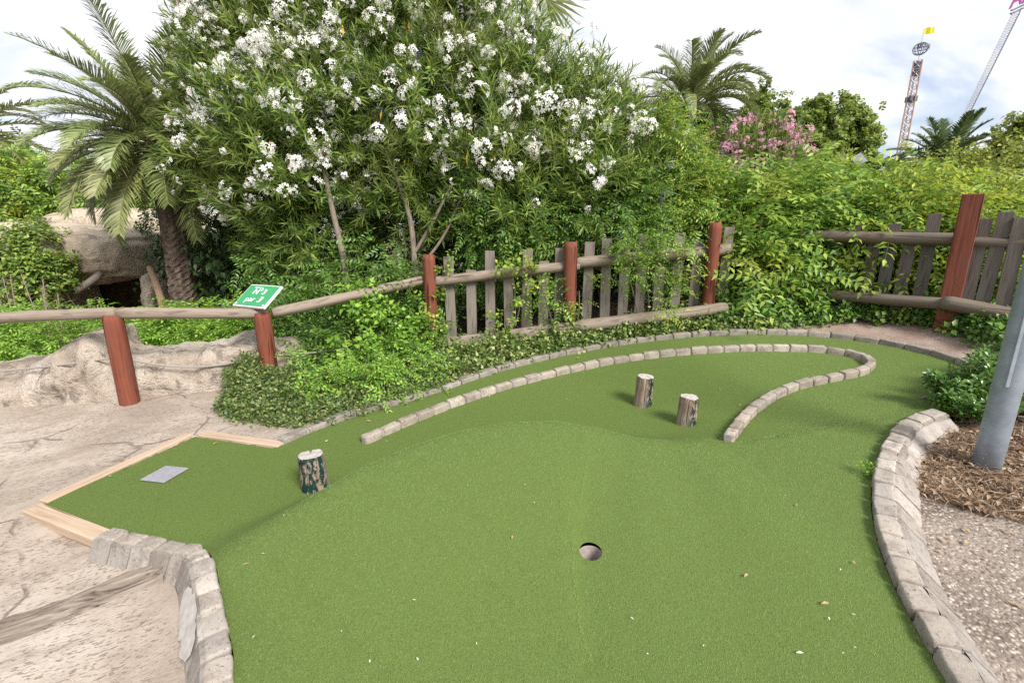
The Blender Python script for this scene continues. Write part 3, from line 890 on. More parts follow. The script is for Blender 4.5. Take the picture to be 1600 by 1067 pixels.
# ------------------------------------------------------------------ stumps
m_stump = M_stump(); m_end = M_endgrain()
def stump(px, pyb, pyt, wpx, label, tilt=(0, 0), rz=0, seed=1):
    b = greenpt(px, pyb); t = b[1] * CT - (b[2] - HC) * ST
    r = wpx / 2 / FP * t
    b[1] += r * .75; b[2] = hg1(b[0], b[1])
    h = zat(b[1] - r * .5, pyt) - b[2]
    root = empty('wooden_stump', b, label, 'stump', 'wooden stumps standing on the turf')
    V = []; F = []; seg = 40; n = 12; sink = .05
    for i in range(n + 1):
        u = i / n
        for j in range(seg):
            th = 2 * math.pi * j / seg
            k = 1 + .05 * noise.noise(Vector((math.cos(th) * 1.2 + seed, math.sin(th) * 1.2, u))) + .05 * noise.noise(Vector((math.cos(th) * 7 + seed, math.sin(th) * 7, u * .6)))
            if j in ((seed * 7) % seg,): k *= .80
            k *= 1.03 - .06 * u
            if u == 1: k *= .95
            V.append((r * k * math.cos(th), r * k * math.sin(th), -sink + (h + sink) * (u if u < 1 else 1) + (.006 * noise.noise(Vector((math.cos(th) * 2, math.sin(th) * 2, seed))) if u > .9 else 0)))
    for i in range(n):
        for j in range(seg): F.append((i * seg + j, i * seg + (j + 1) % seg, (i + 1) * seg + (j + 1) % seg, (i + 1) * seg + j))
    o = build('stump_body', V, F, m_stump, None, root, b, True, (tilt[0], tilt[1], rz))
    # cut top with a split across it
    TV = []; TF = []
    rings = [(.96, 0), (.93, .005), (.6, .006), (.3, .006)]
    for (q, z) in rings:
        for j in range(seg):
            th = 2 * math.pi * j / seg; bx = V[n * seg + j]
            spl = -.018 if (j in ((seed * 7) % seg,)) and q > .2 else 0
            TV.append((bx[0] * q / .96 * .99, bx[1] * q / .96 * .99, h - .002 + z + spl + .006 * noise.noise(Vector((math.cos(th) * 2 * q, math.sin(th) * 2 * q, seed)))))
    for i in range(len(rings) - 1):
        for j in range(seg): TF.append((i * seg + j, i * seg + (j + 1) % seg, (i + 1) * seg + (j + 1) % seg, (i + 1) * seg + j))
    TV.append((0, 0, h + .005)); k0 = (len(rings) - 1) * seg
    for j in range(seg): TF.append((k0 + j, k0 + (j + 1) % seg, len(TV) - 1))
    build('cut_top', TV, TF, m_end, None, root, b, False, (tilt[0], tilt[1], rz))
    return root
stump(487, 769, 716, 41, 'stump with flaking dark green paint near the tee', (.06, -.07), -1.35, 3)
stump(1007, 636, 590, 27, 'bare brown stump with a split top, farther of the two inside the hooked stone strip', (0, .03), -.3, 5)
stump(1076, 665, 622, 29, 'stump with green paint down its right side, nearest the open end of the hooked strip', (0, .03), -.5, 6)

# ------------------------------------------------------------------ fences
def vbase(px, py, t): return P(px, py, t)
# left rail fence
rail_root = empty('rail_fence', P(203,628,4.2), 'log rail on two red posts along the path, running to the picket fence', 'fence')
pL = P(203,628,4.25); pS = P(425,608,4.65); pM = P(676,556,5.5)
zL = zat(pL[1], 492); zS = zat(pS[1], 488)
part_post('post', pL, zL, .078, 2, m_red, rail_root); part_post('post', pS, zS, .076, 5, m_red, rail_root)
tl = pL.copy(); tl[2] = zL + .01; ts = pS.copy(); ts[2] = zS + .01
e0 = P(-330, 512, 4.25); j = (tl + ts) / 2
part_log('rail', e0, tl + (tl - e0) / np.linalg.norm(tl - e0) * .05, .049, 4, m_rail, rail_root)
part_log('rail', tl + (ts - tl) * .03 + np.array([0, 0, -.002]), ts + (ts - tl) * .04 + np.array([0, .015, -.012]), .050, 9, m_rail, rail_root)
tm = P(672, 436, 5.38)
part_log('rail', ts + (tm - ts) * .02 + np.array([.06, .0, -.015]), tm, .054, 11, m_rail, rail_root)
# rope
def rope():
    m = NT('grey_rope'); v = m.coord((1, 1, 1), rot=(0, R(35), 0)); w = m.n('ShaderNodeTexWave'); w.inputs['Scale'].default_value = 60; m.l(v, w.inputs[0])
    c = m.ramp(w.outputs['Fac'], [(.2, (.20, .18, .155)), (.7, (.42, .385, .335))]); m.bump(w.outputs['Fac'], .6, .004); m.col(c, .9, .1)
    a = Acc()
    k1 = P(188, 558, 4.24); k2 = P(413, 555, 4.62)
    for (p, q, sag) in ((P(-250, 590, 4.2), k1 + (-.05, -.03, 0), .05), (k1 + (.06, -.03, .0), k2 + (-.05, -.03, 0), .10), (k2 + (.06, -.03, 0), P(640, 528, 5.3), .03)):
        pts = [p + (q - p) * u + np.array([0, 0, -sag * 4 * u * (1 - u)]) for u in np.linspace(0, 1, 24)]
        a.add(*tube(pts, .0095, 8))
    tag(a.out('rope', m.m, None, True), 'thin grey rope sagging between the red posts under the log rail', 'rope')
rope()
# picket fence in the middle
pf = empty('picket_fence', P(676,556,5.5), 'weathered picket fence with red posts below the white oleanders', 'fence')
TFn = 5.5
def fline(px, t0=TFn): return t0
posts = [(676,556,398,668), (888,526,378,893), (1103,503,348,1109)]
for i, (pxb, pyb, pyt, _) in enumerate(posts):
    b = P(pxb, pyb, TFn); part_post('post', b, zat(b[1], pyt), .074, 7 + i, m_red, pf)
def mid_z(px, py): return P(px, py, TFn)
off = np.array([0, -.13, 0])
for k, (p, q, r) in enumerate([((668,443),(905,414),.064), ((897,413),(1142,387),.066), ((681,537),(906,508),.066), ((900,509),(1135,481),.067)]):
    part_log('rail', P(p[0], p[1], TFn - .12), P(q[0], q[1], TFn - .12), r, 20 + k, m_rail, pf)
pks = [(704,401,554),(737,422,550),(766,392,546),(795,415,543),(823,390,540),(849,408,537),(874,388,533),(918,378,527),(946,373,524),(974,381,520),(1001,368,517),(1029,378,513),(1057,364,508),(1086,375,506),(1131,355,500)]
for i, (x, yt, yb) in enumerate(pks):
    t = P(x, (yt + yb) / 2, TFn + .0); zt = zat(t[1], yt); zb = zat(t[1], yb) - .06
    part_box('picket', (t[0], t[1], (zt + zb) / 2), (.118, .024, zt - zb), (random.uniform(-.015, .015), random.uniform(-.02, .02), .0 + random.uniform(-.05, .05)), m_picket, pf, .003, i, .004)
# right picket fence
rf = empty('picket_fence', P(1475,508,4.79), 'darker picket fence at the right behind the dirt, one tall red post', 'fence')
b = P(1475, 508, 4.70); ztop = zat(b[1], 303)
V, F = rbox(.080, .04, (ztop - b[2] + .2) / 2, .012, 5)
build('post', V, F, m_red, None, rf, (b[0], b[1], (ztop + b[2] - .2) / 2), False, (0, 0, -.72))
for k, (p, tp, q, tq, r) in enumerate([((1240,366),5.6,(1500,376),4.62,.066), ((1490,376),4.62,(1680,382),4.1,.070), ((1290,462),5.45,(1485,477),4.62,.064), ((1470,474),4.62,(1670,510),4.05,.074)]):
    part_log('rail', P(*p, tp), P(*q, tq), r, 30 + k, m_raild, rf)
rpk = [(1300,370,478,5.5),(1330,352,487,5.35),(1358,362,489,5.2),(1385,350,490,5.1),(1412,360,492,4.98),(1445,334,498,4.88),(1518,342,520,4.55),(1547,331,523,4.46),(1576,340,528,4.37),(1606,334,534,4.28),(1634,345,540,4.2)]
for i, (x, yt, yb, t) in enumerate(rpk):
    q = P(x, (yt + yb) / 2, t); zt = zat(q[1], yt); zb = zat(q[1], yb) - .05
    part_box('picket', (q[0], q[1], (zt + zb) / 2), (.112, .024, zt - zb), (random.uniform(-.02, .02), random.uniform(-.02, .02), -.70 + random.uniform(-.05, .05)), m_picketd, rf, .003, i, .004)

# ------------------------------------------------------------------ hole sign
def text_mesh(s, size, shear=0, bold=0):
    c = bpy.data.curves.new('t', 'FONT'); c.body = s; c.size = size; c.align_x = 'CENTER'; c.align_y = 'CENTER'; c.shear = shear; c.offset = bold; c.extrude = .0008
    o = bpy.data.objects.new('t', c); COL.objects.link(o)
    dg = bpy.context.evaluated_depsgraph_get(); dg.update()
    me = bpy.data.meshes.new_from_object(o.evaluated_get(dg))
    V = np.array([v.co for v in me.vertices]); F = [tuple(p.vertices) for p in me.polygons]
    bpy.data.objects.remove(o); bpy.data.meshes.remove(me); bpy.data.curves.remove(c)
    return V, F
def sign():
    # board corners as seen: TL (390,441) TR (446,444) BR (412,481) BL (358,475): a tilted plate on the post top
    base = ts + np.array([0, 0, .06])
    root = empty('hole_sign', base, 'green sign reading No 3 par 3 on top of a red post', 'sign')
    w, h = .44, .30
    tilt = R(38)
    ce = P(402, 462, 4.50)
    rot = Matrix.Rotation(R(-24), 3, 'Z') @ Matrix.Rotation(tilt, 3, 'X')
    def add(name, V, F, mat):
        V = np.asarray(V) @ np.array(rot).T
        return build(name, V + ce, F, mat, None, root)
    V, F = rbox(w / 2, h / 2, .012, .004, 4); add('back_board', V - np.array([0, 0, .013]), F, M_flat('sign_white', (.62, .63, .63), .4, .4, 0, .05))
    V, F = rbox(w / 2 - .014, h / 2 - .014, .0015, .001, 3)
    add('green_panel', V + np.array([0, 0, .0012]), F, M_flat('sign_green', (.035, .27, .095), .4, .4, 0, .06))
    wh = M_flat('sign_lettering', (.78, .80, .79), .5, .3, 0, .03)
    a = Acc()
    for s, sz, x, y, sh, bo in (('N°', .098, -.034, .048, .0, .0014), ('3', .098, .062, .048, .0, .0014), ('par', .098, -.045, -.055, .0, -.0005), ('3', .104, .085, -.055, .2, .0016)):
        V, F = text_mesh(s, sz, sh, bo); V[:, 0] += x; V[:, 1] += y; V[:, 2] += .0042; a.add(V, F)
    V, F = rbox(.06, .004, .0006, .0004, 2); a.add(V + np.array([-.06, .105, .0036]), F)
    for sx in (-1, 1):
        V, F = rbox(.009, .009, .001, .0009, 2); a.add(V + np.array([sx * (w / 2 - .03), -h / 2 + .03, .0042]), F)
    V = np.concatenate(a.V) @ np.array(rot).T + ce
    build('lettering', V, a.F, wh, None, root)
sign()

# ------------------------------------------------------------------ galvanised pole at the right
def pole():
    b = ground(1558, 730); b[1] += .06
    root = empty('metal_pole', b, 'grey galvanised pole rising from dry mulch at the right edge', 'pole')
    r = .067
    pts = [b + np.array([0, 0, z]) for z in np.linspace(-.1, 4.6, 20)]
    build('shaft', *tube(pts, np.linspace(r, r * .9, 20), 32), m_steel, None, root, smooth=True)
    V, F = rbox(.012, .004, .55, .003, 3); build('access_door', V + b + np.array([-.058, -.048, 1.05]), F, m_steel, None, root)
    V, F = rbox(.03, .03, .008, .004, 3); build('cap', V + b + np.array([0, 0, 4.61]), F, m_steel, None, root)
pole()

# ------------------------------------------------------------------ rocks
m_rock = M_rock('pale_sandy_rock', (.46, .385, .315), (.31, .25, .20), (.60, .53, .455))
m_cave = M_rock('brown_cave_rock', (.54, .45, .345), (.39, .31, .23), (.62, .53, .42), .6)
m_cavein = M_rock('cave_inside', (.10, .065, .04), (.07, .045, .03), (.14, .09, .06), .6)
def fbm(v, o=4): return sum(noise.noise(Vector(v) * (2 ** i)) / 2 ** i for i in range(o))
def rock_wall():
    cl = smooth_poly(np.array([np.r_[ground(*q)[:2], hh, dp] for q, hh, dp in [((-300,640),.2,1.0),((-120,655),.30,1.0),((0,650),.34,1.1),((60,648),.56,1.1),((120,644),.62,1.1),((175,636),.42,1.0),((240,625),.36,.9),((330,618),.40,.9),((400,612),.45,.8),((470,600),.42,.7),((520,590),.2,.6)]]), 2)
    cl = resample(cl, .035); cl[:, 1] += .16; n = len(cl); K = 44; V = []; F = []
    for i in range(n):
        t = cl[min(i + 1, n - 1), :2] - cl[max(0, i - 1), :2]; t /= np.linalg.norm(t); nn = np.array([-t[1], t[0]])
        hh, dp = cl[i, 2], cl[i, 3]
        for j in range(K):
            u = j / (K - 1); a = math.pi * u
            y = -math.copysign(abs(math.cos(a)) ** .75, math.cos(a)); s = math.sin(a) ** .55
            q = cl[i, :2] + nn * (dp / 2 * (1 + y))
            p = np.array([q[0], q[1], h1(*cl[i, :2]) - .08 + (hh + .08) * s])
            k = fbm(p * 2.2, 5) * .12 - .05 * abs(fbm(p * 3.1 + 7, 4)) + .012 * fbm(p * 11, 3)
            nr = np.array([nn[0] * y, nn[1] * y, s * .8])
            V.append(p + nr * k)
    for i in range(n - 1):
        for j in range(K - 1): F.append((i * K + j, (i + 1) * K + j, (i + 1) * K + j + 1, i * K + j + 1))
    tag(build('rock_ledge', V, F, m_rock, smooth=True), 'low pale rough rock ledge behind the red posts', 'rock')
rock_wall()
def boulder(name, c, r, seed, mat, parent, amp=.22, n=28, sq=1.6, rot=0):
    V = []; F = []; N = n
    for i in range(N + 1):
        ph = math.pi * i / N
        for j in range(2 * N):
            th = math.pi * j / N
            d = np.array([math.sin(ph) * math.cos(th), math.sin(ph) * math.sin(th), math.cos(ph)])
            d2 = np.sign(d) * np.abs(d) ** (1 / sq); d2 /= max(1e-6, (np.abs(d2) ** (2 * 1.0)).sum() ** .5) ** .5
            k = 1 + amp * fbm(d * 1.4 + seed, 5)
            p = d2 * np.array(r) * k
            ca, sa = math.cos(rot), math.sin(rot)
            V.append(np.array([p[0] * ca - p[2] * sa, p[1], p[0] * sa + p[2] * ca]) + c)
    for i in range(N):
        for j in range(2 * N): F.append((i * 2 * N + j, (i + 1) * 2 * N + j, (i + 1) * 2 * N + (j + 1) % (2 * N), i * 2 * N + (j + 1) % (2 * N)))
    return build(name, V, F, mat, None, parent, smooth=True)
cv = empty('cave_rock', P(170,480,8.6), 'brown artificial cave boulder with a dark opening beside the palm trunk', 'cave')
boulder('roof_slab', P(122, 392, 9.0), (1.68, 1.1, .56), 3.3, m_cave, cv, .16, 34, 1.9, -.07)
boulder('roof_slab', P(-40, 392, 9.0), (1.2, 1.0, .58), 6.6, m_cave, cv, .16, 28, 1.8)
boulder('side_boulder', P(70, 455, 8.7), (.62, .9, .75), 8.1, m_cave, cv, .2, 24)
boulder('side_boulder', P(258, 470, 8.7), (.17, .5, .55), 5.7, m_cave, cv, .2, 20)
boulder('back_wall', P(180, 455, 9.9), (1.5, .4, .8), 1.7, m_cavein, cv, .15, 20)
boulder('rear_ledge', P(200, 360, 11.5), (2.2, .8, .55), 2.2, m_cave, cv, .15, 24)
stn = [(P(234, 418, 8.0), P(245, 445, 7.9), P(256, 482, 7.7))]
a = Acc(); pts = smooth_poly(stn[0], 2); a.add(*tube(pts, np.linspace(.05, .06, len(pts)), 10))
tag(a.out('driftwood_pole', wood_mat('driftwood', (.34, .22, .14), (.42, .3, .2), (.18, .11, .07), axis=2), None, True), 'bare brown pole leaning beside the cave opening', 'pole')
a = Acc(); a.add(*tube([P(120, 455, 8.0), P(150, 434, 8.1), P(156, 428, 8.2)], .06, 10)); 
tag(a.out('driftwood_beam', wood_mat('greywood', (.2, .17, .14), (.26, .22, .18), (.1, .08, .06), axis=2), None, True), 'grey beam propped inside the cave mouth', 'beam')

# ------------------------------------------------------------------ palms
m_trunk = NT('palm_trunk'); _v = m_trunk.coord((1, 1, 1)); _a = m_trunk.noise(m_trunk.coord((14, 14, 5)), 1, 5, .7)
m_trunk.bump(_a, .8, .03); m_trunk = m_trunk.col(m_trunk.ramp(_a, [(.3, (.05, .035, .027)), (.5, (.13, .095, .075)), (.72, (.25, .20, .16))]), .95, .1)
m_frond = leaf_mat('palm_leaflet', [(.055, .08, .03), (.09, .12, .046), (.13, .16, .066), (.19, .21, .10)], .22, .4, .45)
m_frond_y = leaf_mat('old_palm_leaflet', [(.075, .095, .038), (.115, .13, .058), (.155, .165, .08), (.20, .20, .11)], .25, .5, .35)
m_frond_d = leaf_mat('dark_palm_leaflet', [(.025, .05, .022), (.05, .085, .035), (.075, .115, .05), (.12, .15, .07)], .2, .4, .4)
m_rachis = M_flat('palm_rachis', (.22, .21, .09), .6)
def frond(parent, base, az, el, L, droop, mat, nl=60, lw=.02, ll=.38, twist=0):
    n = 26; pts = []; p = np.array(base, float); e = el
    dirh = np.array([math.cos(az), math.sin(az)])
    for i in range(n + 1):
        pts.append(p.copy())
        u = i / n
        e2 = e - droop * u ** 1.5
        p = p + L / n * np.array([dirh[0] * math.cos(e2), dirh[1] * math.cos(e2), math.sin(e2)])
    pts = np.array(pts); T = np.gradient(pts, axis=0); T /= np.linalg.norm(T, axis=1, keepdims=True)
    side = np.array([-dirh[1], dirh[0], 0.0])
    side = side * math.cos(twist) + np.array([0, 0, math.sin(twist)])
    V = []; F = []; I = []
    tv, tf = tube(pts, np.linspace(.018, .003, n + 1), 5, False)
    V += list(tv); F += list(tf); I += [1] * len(tf)
    for k in range(nl):
        u = .13 + .87 * (k + .5) / nl
        x = u * n; i = min(n - 1, int(x)); q = pts[i] + (pts[i + 1] - pts[i]) * (x - i); t = T[i]
        up = np.cross(t, side); up *= np.sign(up[2]) if abs(up[2]) > 1e-3 else 1
        lf = ll * (math.sin(math.pi * min(1, .12 + .85 * u)) ** .6) * RG.uniform(.85, 1.1)
        for sg in (-1, 1):
            d = t * (.75 + .3 * u) + side * sg * RG.uniform(.75, 1.0) + up * RG.uniform(.1, .5) + rv(.06)
            d /= np.linalg.norm(d)
            w = np.cross(d, up); w /= np.linalg.norm(w); w = w * .55 + up * .35; w *= lw / np.linalg.norm(w)
            m = q + d * lf * .5; tip = q + d * lf + np.array([0, 0, -lf * RG.uniform(.05, .3)])
            b = len(V); V += [q - w * .35, q + w * .35, m + w * .5, m - w * .5, tip]
            F += [(b, b + 1, b + 2, b + 3), (b + 3, b + 2, b + 4)]; I += [0, 0]
    return build('frond', V, F, [mat, m_rachis], I, parent)
def palm(name, label, base, top, r, nf, L, mats, els=(1.35, -.5), seed=0, group=None, ll=.38, lw=.02, nl=60, trunk=True, dmul=1.0):
    rs = random.Random(seed); base = np.asarray(base, float); top = np.asarray(top, float)
    root = empty(name, base, label, 'palm tree', group)
    n = 60; V = []; F = []; seg = 20
    for i in range(n + 1):
        u = i / n; c = base + (top - base) * u + np.array([0, 0, -.2 * (1 - u)])
        c[0] += .05 * math.sin(u * 3)
        for j in range(seg):
            th = 2 * math.pi * j / seg + (i % 2) * math.pi / seg
            k = 1 + (.09 if (i + j) % 2 else -.05) + .06 * rs.random() + (.25 * max(0, u - .8) / .2)
            V.append(c + r * k * np.array([math.cos(th), math.sin(th), 0]))
    for i in range(n):
        for j in range(seg): F.append((i * seg + j, i * seg + (j + 1) % seg, (i + 1) * seg + (j + 1) % seg, (i + 1) * seg + j))
    build('trunk', V, F, m_trunk, None, root)
    for i in range(nf):
        u = i / (nf - 1); el = els[0] + (els[1] - els[0]) * u ** .9 + rs.uniform(-.12, .12)
        az = i * 2.39996 + rs.uniform(-.2, .2)
        dr = rs.uniform(.7, 1.25) * dmul * (.6 if el > 1.1 else 1)
        m = mats[1] if (u > .62 and rs.random() < .75) else mats[0]
        b = top + r * .6 * np.array([math.cos(az), math.sin(az), 0]) + np.array([0, 0, .15 * (1 - 1.6 * u)])
        frond(root, b, az, el, L * rs.uniform(.85, 1.1), dr, m, nl, lw, ll)
    return root
pb = P(286, 480, 7.6); pt = P(250, 232, 7.6)
ptop = PY(250, 226, pb[1])
pb[2] = h1(pb[0], pb[1]) - .0
palm('date_palm', 'large date palm with drooping fronds and scaly trunk beside the cave', pb, ptop, .185, 76, 1.62, (m_frond, m_frond_y), (1.22, -.6), 3, ll=.38, lw=.019, nl=78)
q = P(-60, 210, 12.5); palm('date_palm', 'olive palm half cut off by the left edge behind the big palm', (q[0], q[1], .1), q, .25, 40, 2.4, (m_frond_y, m_frond_y), (1.2, -.6), 5, ll=.42, lw=.034, nl=40)
q = P(1078, 172, 9.6); palm('date_palm', 'feathery dark palm between the white oleanders and the pink one', (q[0], q[1], .5), q, .18, 70, 1.5, (m_frond, m_frond_d), (1.4, -1.1), 8, ll=.36, lw=.018, nl=74, dmul=1.75)
q = P(1472, 262, 22); palm('date_palm', 'spiky palm rising above the hedge right of the lattice tower', (q[0], q[1], .3), q, .25, 44, 2.4, (m_frond_d, m_frond), (1.45, -.2), 9, ll=.60, lw=.055, nl=60)
q = P(1385, 268, 26); palm('date_palm', 'low drooping palm at the foot of the lattice tower', (q[0], q[1], .3), q, .25, 20, 2.6, (m_frond_d, m_frond), (.8, -.6), 10, ll=.55, lw=.08, nl=30)
# fan palm behind the oleanders
def fan_palm():
    top = P(812, 42, 7.4); base = np.array([top[0], top[1], h1(top[0], top[1])])
    root = empty('fan_palm', base, 'fan palm whose stiff leaf tips show above the white oleander', 'palm tree')
    build('trunk', *tube([base, (base + top) / 2 + (.05, 0, 0), top], [.14, .12, .12], 12), m_trunk, None, root, smooth=True)
    rs = random.Random(4)
    for k in range(9):
        az = k * 2.4; el = rs.uniform(.1, 1.3); d = np.array([math.cos(az) * math.cos(el), math.sin(az) * math.cos(el), math.sin(el)])
        if k == 0: d = np.array([.25, -.35, .75])
        d /= np.linalg.norm(d); c = top + d * .55
        _, u, v = frame(d); V = []; F = []
        if k == 0: u = np.array([0, -1., 0]) - d * (d @ np.array([0, -1., 0])); u /= np.linalg.norm(u); v = np.cross(d, u)
        for s in range(26):
            th = (s / 25 - .5) * 3.6; dd = d * math.cos(th) + v * math.sin(th); nn = u
            L = .85 * (1 - .25 * abs(s / 25 - .5)); w = np.cross(dd, nn) * .022; b = len(V)
            V += [c, c + dd * L * .5 + w + nn * .03, c + dd * L - np.array([0, 0, .06]), c + dd * L * .5 - w + nn * .03]; F.append((b, b + 1, b + 2, b + 3))
        tv, tf = tube([top, c], .012, 5); b = len(V); V += list(tv); F += [tuple(i + b for i in f) for f in tf]
        build('fan_leaf', V, F, m_frond, None, root)
fan_palm()

# ------------------------------------------------------------------ oleanders
OL = [t_oleander() for _ in range(6)]
m_ole = leaf_mat('oleander_leaf', rough=.5, spec=.25, trans=.3, cols= [(.025, .054, .014), (.045, .085, .02), (.08, .128, .03), (.125, .17, .04), (.18, .225, .06)], patch=((.16, .19, .045), .9, .53))
m_yel = leaf_mat('yellow_leaf', [(.45, .24, .03), (.55, .33, .05)], .3)
m_wht = leaf_mat('white_petal', [(.86, .86, .82), (.89, .89, .87), (.87, .85, .80)], .35, .6, .2)
m_bud = leaf_mat('brown_pink_bud', [(.42, .24, .16), (.55, .36, .28), (.36, .19, .10)], .2)
m_pnk = leaf_mat('pink_petal', [(.68, .36, .45), (.74, .45, .54), (.62, .28, .38)], .25, .6, .2)
FL = [t_flowers(RG.integers(5, 18), RG.uniform(.05, .12), .034, buds=int(RG.integers(2, 12))) for _ in range(14)]
def oleander(name, label, lobes, n, nf, stm, flobes, group, mats=(None, None), flo=None, front=.55):
    L = lobes_px(lobes); c = sum(l[0] for l in L) / len(L)
    base = np.array([c[0], c[1], h1(c[0], c[1])])
    root = empty(name, base, label, 'shrub', group)
    polys = []
    for s in stm: polys.append(s)
    rs = random.Random(len(name) + n)
    for (lc, lr) in L:
        b0 = base + np.array([rs.uniform(-.5, .5), rs.uniform(-.2, .3), -.05])
        mid = (b0 + lc) / 2 + np.array([rs.uniform(-.15, .15), rs.uniform(-.1, .2), .1])
        polys.append(([b0, mid, lc], .022, .007))
        for _ in range(3):
            e = lc + np.array([rs.uniform(-1, 1), rs.uniform(-1, 1), rs.uniform(-.2, 1)]) * lr * .8
            polys.append(([lc * .7 + mid * .3, (lc + e) / 2 + (0, 0, .05), e], .009, .003))
    stems('stem', polys, m_bark, root)
    foliage('leaves', L, n, OL, [m_ole, m_gtwig], root, up=.55, jit=.45, front=front, shell=.45, rag=.3, smin=.75, smax=1.4)
    # a few yellowing leaves
    t = Tpl(); t.leaf((0, 0, 0), (1, 0, -.3), (0, 0, 1), .15, .026, .1, .2)
    p, d = crown_points(L, max(20, n // 32), .8, .2, front=.7)
    V, F, I = inst([t.done()], p, d + RG.normal(size=d.shape) * .6 + np.array([0, 0, -.5]), np.tile([0, 0, 1.], (len(p), 1)), RG.uniform(.8, 1.2, len(p)))
    build('yellow_leaves', V, F, m_yel, I, root)
    if nf:
        p, d = crown_points(lobes_px(flobes), nf, 1.0, .25, front=.85)
        p += d * RG.uniform(.12, .38, len(p))[:, None]
        f = d + np.array([0, -.25, .35]) + RG.normal(size=d.shape) * .3
        V, F, I = inst(flo or FL, p, f, np.tile([0, 0, 1.], (len(p), 1)) + RG.normal(size=d.shape) * .4, RG.uniform(.45, 1.15, len(p)))
        build('flowers', V, F, list(mats), I, root)
    return root
def st(pts, r0, r1): return ([P(*p) for p in pts], r0, r1)
gO = 'white flowering oleanders behind the fence'
LA = [(392,130,6.2,78),(445,240,6.0,95),(372,255,6.2,50),(465,60,6.4,115),(540,140,6.2,100),(490,330,6.3,80),(430,330,6.4,45),(350,80,6.5,40),(375,20,6.6,55),(540,250,6.2,70)]
LB = [(620,50,6.4,110),(640,190,6.2,105),(720,110,6.2,105),(765,240,6.0,85),(600,290,6.3,75),(680,310,6.3,80),(705,45,6.5,70),(560,20,6.5,80),(670,10,6.6,75),(775,120,6.4,50)]
LC = [(835,165,6.3,75),(880,250,6.2,78),(935,210,6.4,52),(925,150,6.5,32),(995,250,6.5,42),(850,128,6.6,30),(900,320,6.2,75),(810,330,6.1,75),(985,310,6.5,58)]
oleander('oleander', 'leftmost white oleander bush, overhanging the big palm', LA, 4300, 1500, [st([(547,480,5.62),(537,400,5.6),(517,320,5.55),(497,215,5.6)], .046, .024), st([(470,470,6.5),(450,380,6.4),(430,280,6.3)], .03, .015)],
         [l for l in LA if l[1] < 300], gO, (m_wht, m_bud))
oleander('oleander', 'middle white oleander with forked bare grey trunks above the first red fence post', LB, 4000, 1150, [st([(650,500,5.65),(648,400,5.6),(640,330,5.6),(608,250,5.6)], .046, .02), st([(648,395,5.6),(675,350,5.55),(705,290,5.5)], .026, .014), st([(655,420,5.62),(695,370,5.6),(720,310,5.6)], .022, .012), st([(640,460,6.1),(625,380,6.2),(580,320,6.2)], .025, .01)],
         [l for l in LB if l[1] < 290], gO, (m_wht, m_bud))
oleander('oleander', 'right white oleander with pinkish seed heads poking into the sky', LC, 2600, 450, [st([(880,500,6.3),(890,400,6.3),(915,300,6.3)], .035, .015), st([(840,480,6.3),(830,380,6.3),(800,280,6.3)], .03, .012)],
         [l for l in LC if l[1] < 290], gO, (m_wht, m_bud))
LP = [(1165,248,8.6,34),(1203,236,8.6,28),(1215,258,8.5,24),(1140,235,8.7,22),(1180,270,8.5,30)]
oleander('oleander', 'pink flowering oleander beside the dark feathery palm', LP, 420, 420, [], LP, None, (m_pnk, m_bud), front=.6)

# ------------------------------------------------------------------ vines, hedges, bushes
def mass(name, label, cat, lobes, n, tpls, mats, group=None, part='leaves', core=None, **kw):
    L = lobes_px(lobes); c = sum(l[0] for l in L) / len(L); base = np.array([c[0], c[1], h1(c[0], c[1])])
    root = empty(name, base, label, cat, group)
    foliage(part, L, n, tpls, mats, root, **kw)
    polys = []; rs = random.Random(n)
    for lc, lr in L:
        b0 = np.array([lc[0] + rs.uniform(-.2, .2), lc[1] + rs.uniform(0, .3), h1(lc[0], lc[1]) - .05])
        polys.append(([b0, (b0 + lc) / 2 + np.array([rs.uniform(-.1, .1), rs.uniform(-.1, .1), 0]), lc], .014, .005))
    stems('stem', polys, m_bark, root, 6)
    return root
WI = [t_branch_compound(6) for _ in range(5)]
WB = [t_branch_compound(7, .36, ll=.085, lw=.03, L=.24) if False else t_branch_compound(7, .32, ll=.08, lw=.03) for _ in range(4)]
IV = [t_broad(9, .14, .05, .042) for _ in range(5)]
IVs = [t_broad(8, .09, .034, .03) for _ in range(5)]
HB = [t_broad(12, .22, .08, .055) for _ in range(4)]
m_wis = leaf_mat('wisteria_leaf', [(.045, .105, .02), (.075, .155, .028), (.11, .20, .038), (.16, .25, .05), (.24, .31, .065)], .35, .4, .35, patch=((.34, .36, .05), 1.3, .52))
m_wisd = leaf_mat('dark_vine_leaf', [(.03, .07, .018), (.05, .11, .022), (.075, .15, .03), (.12, .20, .045)], .3, .4, .4, patch=((.22, .30, .06), 2.0, .6))  # deeper green for the lower climbers and undergrowth
m_hol = leaf_mat('olive_hedge_leaf', [(.07, .10, .02), (.11, .15, .03), (.16, .20, .04), (.22, .235, .05)], .3, .45, .35, patch=((.30, .24, .06), 1.2, .56))
m_ivy = leaf_mat('ivy_leaf', [(.03, .06, .017), (.05, .095, .022), (.085, .14, .032), (.15, .20, .05)], .25, .4, .4)
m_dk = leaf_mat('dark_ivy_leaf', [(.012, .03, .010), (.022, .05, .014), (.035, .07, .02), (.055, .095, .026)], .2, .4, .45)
m_var = leaf_mat('variegated_leaf', [(.024, .05, .016), (.045, .08, .024), (.075, .11, .034), (.105, .135, .048), (.18, .20, .09)], .25, .45, .35)
m_brt = leaf_mat('bright_plant_leaf', [(.06, .14, .022), (.10, .20, .03), (.15, .26, .045), (.22, .32, .06)], .35, .4, .35)
m_pit = leaf_mat('glossy_shrub_leaf', [(.025, .065, .014), (.04, .095, .018), (.065, .135, .026), (.10, .18, .04)], .25, .3, .55)
